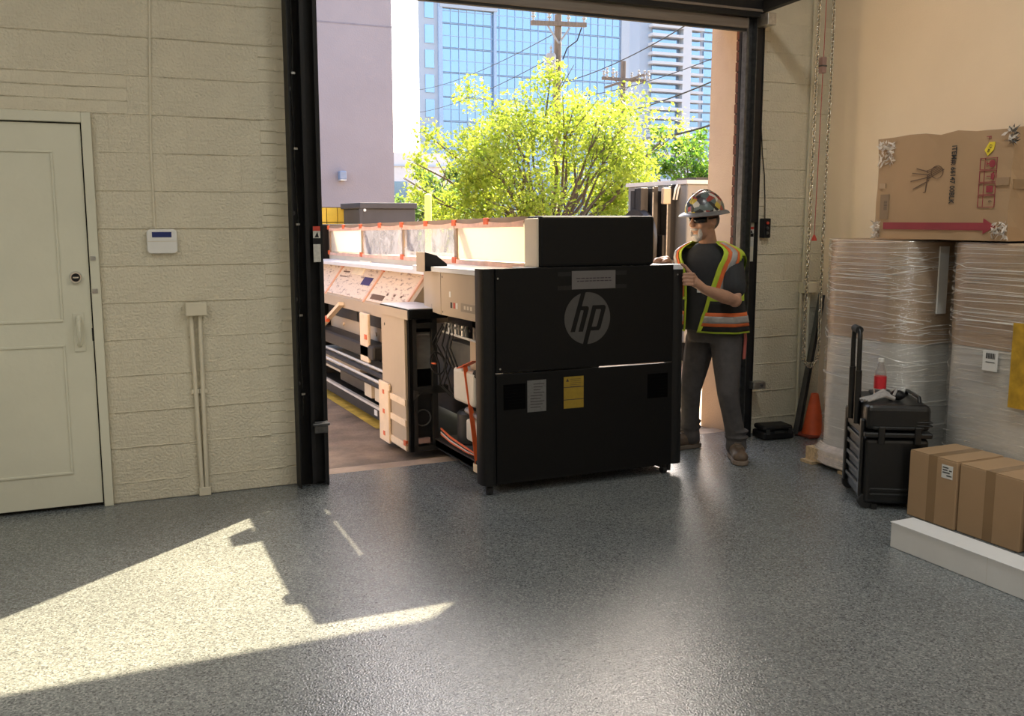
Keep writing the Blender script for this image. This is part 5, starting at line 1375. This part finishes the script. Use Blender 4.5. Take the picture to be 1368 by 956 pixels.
# ---- hi-vis vest: an open shell with bands
VT = [(.845, .235, .17), (.93, .222, .162), (1.05, .21, .152), (1.15, .21, .148), (1.25, .222, .148), (1.33, .240, .144), (1.375, .225, .13), (1.405, .185, .115), (1.43, .12, .10), (1.45, .095, .088)]
def vpt(th, z, off):
    for (z0, w0, d0), (z1, w1, d1) in zip(VT, VT[1:]):
        if z <= z1 or z1 == VT[-1][0]:
            t = (z-z0)/(z1-z0); w = w0+(w1-w0)*t; d = d0+(d1-d0)*t; break
    fold = .006*math.sin(th*9+z*6)*max(0, min(1, (1.2-z)/.3))
    w += off+fold; d += off+fold; c, s = math.cos(th), math.sin(th)
    return ctr(z)+F*(d*math.copysign(abs(c)**.85, c))+LF*(w*math.copysign(abs(s)**.85, s))
def vpatch(name, m_, th0, th1, z0, z1, off, parent, nth=20, nz=10, thick=.003, keep=None):
    g = MB(); vs = []
    for j in range(nz+1):
        z = z0+(z1-z0)*j/nz
        a0 = th0(z) if callable(th0) else th0; a1 = th1(z) if callable(th1) else th1
        for i in range(nth+1): vs.append(vpt(a0+(a1-a0)*i/nth, z, off))
    fs = []
    for j in range(nz):
        for i in range(nth):
            z = z0+(z1-z0)*(j+.5)/nz
            a0 = th0(z) if callable(th0) else th0; a1 = th1(z) if callable(th1) else th1
            if keep is None or keep(a0+(a1-a0)*(i+.5)/nth, z): fs.append((j*(nth+1)+i, j*(nth+1)+i+1, (j+1)*(nth+1)+i+1, (j+1)*(nth+1)+i))
    g.add(vs, fs); o = g.build(name, m_, parent, smooth=True)
    s = o.modifiers.new('t', 'SOLIDIFY'); s.thickness = thick; s.offset = 1
    return o
def edgeL(z): return R(-8+16*(z-.85)/.25) if z < 1.1 else R(8+18*(z-1.1)/.2) if z < 1.3 else R(26+22*(z-1.3)/.15)
def edgeR(z): return R(360-30) if z < 1.3 else R(330)-R(16)*(z-1.3)/.15
def hole(th, z):
    th = th % (2*math.pi)
    for c in (R(92), R(268)):
        if ((th-c)/R(30))**2+((z-1.225)/.125)**2 < 1: return False
    return True
vest = vpatch('safety_vest', 'vest_lime', edgeL, edgeR, .85, 1.44, .0, PW, 72, 40, keep=hole)
vpatch('mesh_panel', 'vest_mesh', lambda z: edgeL(z)+R(6), R(112), .862, 1.06, .0035, vest, 24, 8)
vpatch('mesh_panel', 'vest_mesh', R(250), lambda z: edgeR(z)-R(6), .862, 1.06, .0035, vest, 24, 8)
for (a, b) in ((lambda z: edgeL(z)+R(4), R(178)), (R(182), lambda z: edgeR(z)-R(4))):
    vpatch('orange_band', 'vest_orange', a, b, .895, .985, .007, vest, 30, 4)
    vpatch('reflective_band', 'vest_silver', a, b, .917, .962, .0105, vest, 30, 3)
for (a, b, c, d) in ((lambda z: edgeL(z)+R(9), lambda z: edgeL(z)+R(38), lambda z: edgeL(z)+R(17), lambda z: edgeL(z)+R(30)), (lambda z: edgeR(z)-R(34), lambda z: edgeR(z)-R(7), lambda z: edgeR(z)-R(26), lambda z: edgeR(z)-R(14))):
    vpatch('orange_band', 'vest_orange', a, b, 1.08, 1.435, .006, vest, 8, 18)
    vpatch('reflective_band', 'vest_silver', c, d, 1.08, 1.435, .0095, vest, 6, 18)
MB().box(-.012, .012, -.003, .003, -.018, .018).build('pocket_clip', 'chrome', vest, local=True).matrix_basis = Matrix.Translation(vpt(R(40), 1.27, .014)-Vector((3.88, 5.3, 0)))
for k in range(2):
    hk = ctr(.86)+LF*.20-F*(.04+.02*k)
    MB().tube([hk+Vector((0, 0, .02)), hk+Vector((.01, 0, -.06)), hk+Vector((.006, .004, -.19))], .007, 6).build('red_lanyard', 'cord_red', PW, smooth=True)
